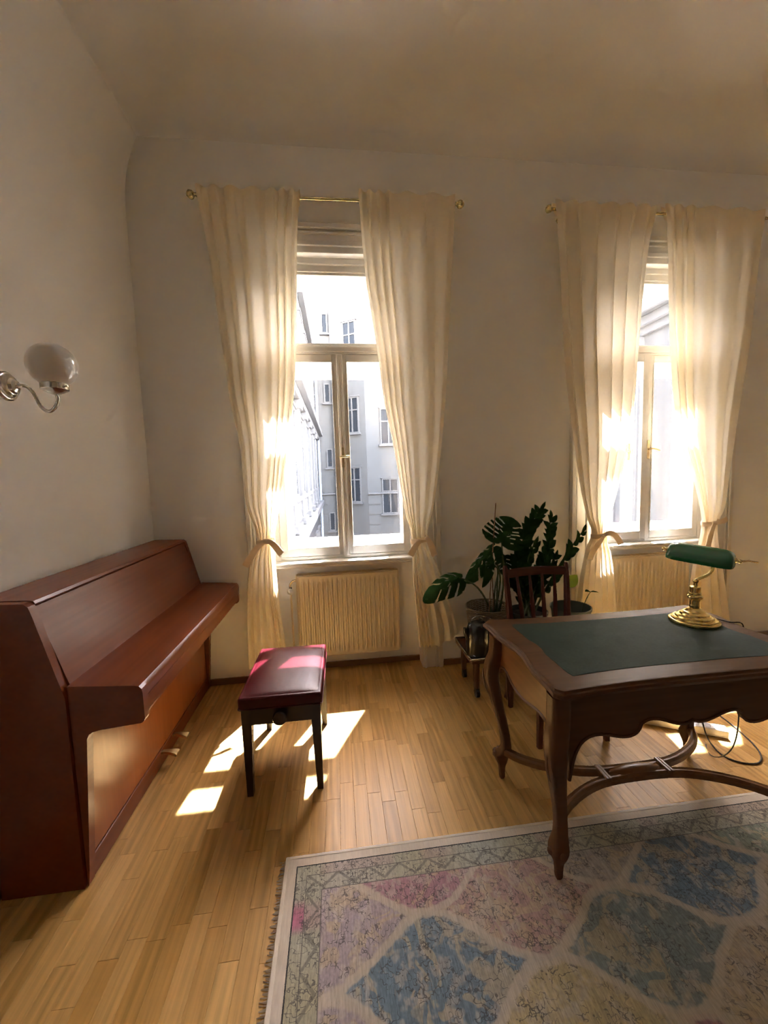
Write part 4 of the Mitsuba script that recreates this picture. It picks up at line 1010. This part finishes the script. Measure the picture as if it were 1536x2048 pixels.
def pot(key, x, y, z, r0, r1, h, mat, lab, soil=.05, cats='flower pot', group=None):
    tag(key, lab, cats, group)
    add(key + '__body', lathe([(r0 * .9, 0), (r0, .004), (r1 - .006, h - .02), (r1, h - .018), (r1 + .001, h - .003), (r1 - .003, h), (r1 - .007, h - .002), (r1 - .009, h - .02), (r0 * .9, .012), (.005, .011)], (x, y, z), 48), mat, 30)
    rs = r1 - .011 - (r1 - r0) * soil / h
    m = lathe([(rs, -.004), (rs * .98, .002), (rs * .5, .008), (.004, .009)], (x, y, z + h - soil), 36)
    m.vertices[:, 2] += .006 * (meshkit.fbm(m.vertices * 60) - .5)
    add(key + '__soil', m, 'soil', 40)

# basket: woven cane round a dark inner pot
k = 'cane_basket'
tag(k, 'round woven cane planter basket holding the swiss cheese plant', 'basket')
BX_, BY_ = .998, 2.560
BH, BR0, BR1 = .262, .118, .146
ms = []
for a in np.linspace(0, 2 * math.pi, 36, endpoint=False):
    ms.append(tube([(BX_ + BR0 * math.cos(a), BY_ + BR0 * math.sin(a), TZ + .002), (BX_ + BR1 * math.cos(a), BY_ + BR1 * math.sin(a), TZ + BH)], .0024, 5))
add(k + '__stake', cat(ms), 'cane', 30, kind='stuff')
ms = []
ang = np.linspace(0, 2 * math.pi, 145)
for iz, z in enumerate(np.linspace(.006, BH - .010, 34)):
    rr = BR0 + (BR1 - BR0) * z / BH + .0030 * np.cos(ang * 18 + math.pi * (iz % 2))
    ms.append(tube(np.column_stack([BX_ + rr * np.cos(ang), BY_ + rr * np.sin(ang), np.full(145, TZ + z)]), .0030, 5))
add(k + '__weave', cat(ms), 'cane', 30, kind='stuff')
add(k + '__base', lathe([(.004, 0), (BR0, 0), (BR0, .006), (.004, .006)], (BX_, BY_, TZ - .0035), 36), 'cane', 30)
add(k + '__rim', tube(np.column_stack([BX_ + BR1 * np.cos(ang), BY_ + BR1 * np.sin(ang), np.full(145, TZ + BH)]), .0055, 10), 'cane', 30)
pot('plant_pot', BX_ + .03, BY_ + .01, TZ + .003, .080, .098, .185, 'pot_dark', 'black plastic pot inside the cane basket', .03)
ZX, ZY = 1.28, 2.535
pot('plant_pot_001', ZX, ZY, TZ - .0035, .105, .130, .225, 'pot_dark', 'dark pot of the upright zz plant, behind the chair back', .035)
GX, GY = 1.59, 2.525
pot('plant_pot_002', GX, GY, TZ - .0035, .105, .135, .235, 'pot_green', 'dark green wide pot with a small seedling, beside the right window', .10)

# ------------------------------------------------------------------ plants
def leaf_frame(base, tip, nrm):
    b_, t_, n_v = (np.asarray(a, float) for a in (base, tip, nrm))
    d = t_ - b_; L = np.linalg.norm(d); d = d / L
    n_v = n_v - d * (n_v @ d); n_v /= np.linalg.norm(n_v)
    return b_, L, d, np.cross(n_v, d), n_v

def monstera_leaf(base, tip, nrm, width, bend=.15, cup=.12, slits=5, seed=0, droop=0.0):
    rg = np.random.default_rng(seed)
    th = np.linspace(0, math.pi, 60)
    # heart shaped half outline: along y from the base (0) to the tip (1)
    yy = np.linspace(-.16, 1, 60)
    half_w = []
    for q in yy:
        if q < 0: half_w.append(.5 * math.sqrt(max(0, 1 - (q / -.16) ** 2)) * .80)
        else: half_w.append(.5 * (1 - q) ** .55 * (1 + .55 * q) * (.86 + .14 * min(1, q / .15)))
    half_w = np.array(half_w)
    pts = [(.0, .0)] + [(.05, -.10)] + [(w, q) for w, q in zip(half_w, yy) if w > .06] + [(.0, 1.0)]
    R_ = Polygon(pts).buffer(0)
    L_ = Polygon([(-x, y) for x, y in pts]).buffer(0)
    leaf = R_.union(L_).buffer(.001)
    for s_ in (-1, 1):
        for i in range(slits):
            q0 = .10 + .70 * i / slits + rg.uniform(-.02, .02)
            w_ = np.interp(q0 + .12, yy, half_w)
            x0 = s_ * w_ * rg.uniform(.28, .42); x1 = s_ * (w_ + .14)
            y1 = q0 + .20 + .10 * i / slits
            a = np.array([x0, q0]); b_ = np.array([x1, y1])
            mid = (a + b_) / 2 + np.array([0, -.012])
            g = LineString([a, mid, b_])
            leaf = leaf.difference(g.buffer(.017 + .010 * rg.uniform())).difference(LineString([mid, b_ + (b_ - a) * .15]).buffer(.034))
        if rg.uniform() < .8:
            q0 = .30 + rg.uniform(-.05, .1)
            leaf = leaf.difference(LineString([(s_ * .07, q0), (s_ * .13, q0 + .06)]).buffer(.014))
    leaf = max(getattr(leaf, 'geoms', [leaf]), key=lambda g: g.area)
    v, f = trimesh.creation.triangulate_polygon(leaf.segmentize(.05), engine='earcut')
    m = trimesh.Trimesh(np.column_stack([v, np.zeros(len(v))]), f, process=True)
    v, f = trimesh.remesh.subdivide_to_size(m.vertices, m.faces, .055)
    b0, L, d, sd, nv = leaf_frame(base, tip, nrm)
    x, y = v[:, 0] * width / L, v[:, 1]
    h = -bend * (y - 0) ** 2 + bend * .0 - cup * (np.abs(v[:, 0]) * 2) ** 1.6 + .012 * np.sin(v[:, 1] * 22 + np.abs(v[:, 0]) * 20) * (np.abs(v[:, 0]) > .05)
    P = b0 + L * (y[:, None] * d + x[:, None] * sd + h[:, None] * nv)
    P[:, 2] -= droop * L * np.clip(y, 0, 1) ** 2
    return trimesh.Trimesh(P, f, process=False)

def oval_leaf(base, tip, nrm, width, cup=.15, bend=.1, n=9, m_=5, fold=1.0):
    b0, L, d, sd, nv = leaf_frame(base, tip, nrm)
    y = np.linspace(0, 1, n); s_ = np.linspace(-1, 1, m_)
    w = width / 2 * np.sin(np.pi * np.clip(y, 0, 1) ** .85) ** .75
    w = np.maximum(w, .0015)
    P = np.zeros((n, m_, 3))
    for i in range(n):
        for j in range(m_):
            P[i, j] = b0 + d * L * y[i] + sd * w[i] * s_[j] + nv * (abs(s_[j]) * w[i] * cup * 2 - bend * L * y[i] ** 2)
    return grid(P)

k = 'monstera_plant'
tag(k, 'swiss cheese plant with large split leaves, left of the chair', 'plant')
root = np.array([BX_ + .055, BY_ + .01, TZ + .150])
def petiole(a, mid, b_, r=(.008, .0045)): return tube([a, *mid, b_], list(r), 8, 26)
M = []
# upright leaf facing the room
M.append(((1.075, 2.50, .985), (1.165, 2.53, 1.150), (-.25, -1, .25), .30, .10, .06, 5, 1, 0.0, [(1.10, 2.545, .62), (1.098, 2.53, .83)]))
# large leaf reaching left over the curtain, hanging
M.append(((.770, 2.44, .775), (.545, 2.40, .775), (-.10, -.72, .75), .185, .62, .28, 3, 2, .22, [(.99, 2.54, .56), (.89, 2.48, .70)]))
# leaf behind it
M.append(((1.030, 2.54, .945), (.800, 2.52, .765), (-.45, -.55, .85), .17, .30, .22, 3, 3, .0, [(1.07, 2.57, .60), (1.065, 2.56, .86)]))
# small folded leaf
M.append(((.965, 2.50, .840), (.925, 2.48, .690), (-.8, -.6, .2), .055, .05, .5, 1, 4, .0, [(1.07, 2.55, .60), (1.06, 2.53, .80)]))
# dark leaf low on the right of the stake
M.append(((1.135, 2.60, .86), (1.135, 2.57, .735), (-.3, -.9, .4), .13, .2, .2, 3, 6, .0, [(1.06, 2.60, .55), (1.10, 2.61, .75)]))
for base, tip, nrm, wd, be, cu, sl, se, dr_, mid in M:
    kk = add(k + '__leaf', monstera_leaf(base, tip, nrm, wd, be, cu, sl, se, dr_), 'leaf', True)
    add(kk + '__stalk', petiole(tuple(root + np.random.default_rng(se).normal(0, .010, 3) * [1, 1, 0]), mid, np.asarray(base) + .01 * (np.asarray(tip) - np.asarray(base))), 'stem', 40)
tag('plant_stake', 'thin tall brown stake standing in the cane basket', 'plant stake', 'plant stakes')
scene['plant_stake'] = ply(tube([(BX_ - .004, BY_ - .02, TZ + .14), (1.045, 2.52, 1.248)], .0036, 8), 'stake', smooth=30)
tag('plant_stake_001', 'short brown stake in the cane basket, right of the tall one', 'plant stake', 'plant stakes')
scene['plant_stake_001'] = ply(tube([(BX_ + .06, BY_ + .03, TZ + .14), (1.030, 2.56, .800)], .0036, 8), 'stake', smooth=30)

k = 'zz_plant'
tag(k, 'bushy zz plant with upright stems of dark glossy leaflets, behind the chair', 'plant')
stems = [  # tip, bow, leaflet length, pairs
    ((1.365, 2.54, 1.185), (1.215, 2.55, .86), .088, 11), ((1.455, 2.56, 1.115), (1.40, 2.56, .82), .085, 11), ((1.690, 2.56, 1.015), (1.48, 2.56, .72), .082, 9),
    ((1.205, 2.57, .860), (1.22, 2.58, .70), .085, 7), ((1.290, 2.48, .960), (1.25, 2.52, .72), .085, 9), ((1.120, 2.56, .845), (1.19, 2.57, .66), .080, 6),
    ((1.400, 2.50, .900), (1.36, 2.53, .70), .085, 8), ((1.345, 2.66, .98), (1.30, 2.63, .74), .085, 9), ((1.52, 2.62, .83), (1.42, 2.60, .66), .080, 6), ((1.24, 2.49, .76), (1.25, 2.53, .62), .08, 6)]
srg = np.random.default_rng(12)
for i, (tip, bow, ll, npair) in enumerate(stems):
    base = (ZX + srg.normal(0, .030), ZY + srg.normal(0, .030), TZ + .185)
    p = spline([base, bow, tip], 40)
    kk = add(k + '__stem', tube(p, [.0085, .006, .003], 8), 'stem', 40)
    t = np.gradient(p, axis=0); t /= np.linalg.norm(t, axis=1, keepdims=True)
    npair = int(npair * 1.35)
    for j in range(npair):
        q = .30 + .68 * j / max(npair - 1, 1)
        idx = int(q * 39)
        az = srg.uniform(-.5, .5) + .25 * i
        side = np.array([math.cos(az), math.sin(az) * .7, 0]); side -= t[idx] * (side @ t[idx]); side /= np.linalg.norm(side)
        up = np.cross(side, t[idx]); up = -up if up[1] > 0 else up
        for s_ in (-1, 1):
            d = t[idx] * srg.uniform(.65, .95) + s_ * side * srg.uniform(.55, .85) + up * srg.uniform(.0, .35)
            d /= np.linalg.norm(d)
            L = ll * srg.uniform(.85, 1.1) * (1 - .25 * max(0, q - .8) / .2)
            nn = up + .3 * t[idx]
            add(kk + '__leaflet', oval_leaf(p[idx], p[idx] + d * L, nn, L * .58, .30, .12), 'leaf', True)
    d = t[-1] + .1 * srg.normal(size=3); d /= np.linalg.norm(d)
    add(kk + '__leaflet', oval_leaf(p[-1], p[-1] + d * ll * .8, (0, -1, .2), ll * .3, .4, .05), 'leaf', True)

k = 'pothos_leaf'
tag('young_plant', 'single light green round leaf on a thin stalk beside the chair back', 'plant')
lf = oval_leaf((1.575, 2.555, .635), (1.650, 2.545, .715), (-.2, -1, .2), .085, .1, .05, 13, 9)
add('young_plant__leaf', lf, 'young_leaf', True)
add('young_plant__stalk', tube([(GX - .05, GY + .01, TZ + .135), (1.578, 2.565, .52), (1.575, 2.555, .638)], [.0035, .002], 8, 20), 'stem', 40)
tag('seedling', 'small two-leaved seedling in the dark green pot by the curtain', 'plant')
sb = np.array([GX + .075, GY - .01, TZ + .135])
add('seedling__stalk', tube([tuple(sb), (1.705, 2.53, .53), (1.742, 2.53, .592)], [.003, .0018], 8, 20), 'stem', 40)
add('seedling__leaf', oval_leaf((1.742, 2.53, .592), (1.690, 2.515, .606), (-.2, -.3, 1), .036, .2, .1), 'leaf', True)
add('seedling__leaf', oval_leaf((1.742, 2.53, .592), (1.800, 2.52, .590), (.1, -.2, 1), .022, .2, .1), 'leaf', True)

# ------------------------------------------------------------------ power strip and its cable
k = 'power_strip'
tag(k, 'white power strip with a red switch on the floor under the desk', 'power strip')
a0, a1 = np.array([1.66, 1.945]), np.array([2.005, 1.748])
dv = (a1 - a0) / np.linalg.norm(a1 - a0); PA = math.atan2(dv[1], dv[0]); PL = np.linalg.norm(a1 - a0)
def pl(m): return xf(m, PA, (a0[0], a0[1], 0))
add(k + '__housing', pl(bx(0, PL, 0, .056, .001, .046, .004)), 'white_plastic')
add(k + '__switch', pl(bx(.085, .11, .014, .042, .0445, .052, .003)), 'red_plastic', label='red rocker switch')
for i in range(4):
    add(k + '__socket', pl(lathe([(.0215, .0455), (.0215, .0475), (.0185, .0475), (.0175, .0462), (.003, .0461)], (.150 + i * .052, .028, 0), 28)), 'grey_plastic', 30)
tag('power_plug', 'black plug in the white power strip', 'plug')
scene['power_plug'] = ply(pl(lathe([(.0165, .0478), (.0175, .060), (.014, .070), (.007, .085), (.0045, .100), (.001, .101)], (.202, .028, 0), 24)), 'black_plastic', smooth=30)
pc = pl(trimesh.Trimesh([[.202, .028, .099]], [[0, 0, 0]], process=False)).vertices[0]
tag('power_cable', 'black cable looping over the sunlit floor from the power strip', 'cable')
scene['power_cable'] = ply(tube([tuple(pc), (pc[0] - .005, pc[1] + .0, .155), (1.868, 1.79, .12), (1.865, 1.745, .045), (1.862, 1.68, .0045), (1.868, 1.62, .0042), (1.91, 1.585, .0042), (1.97, 1.575, .0042), (2.02, 1.60, .0042), (2.07, 1.66, .0042), (2.11, 1.76, .0042), (2.14, 1.88, .0042), (2.15, 2.05, .0042), (2.12, 2.2, .0042)], .0036, 8, 160), 'black_plastic', smooth=30)
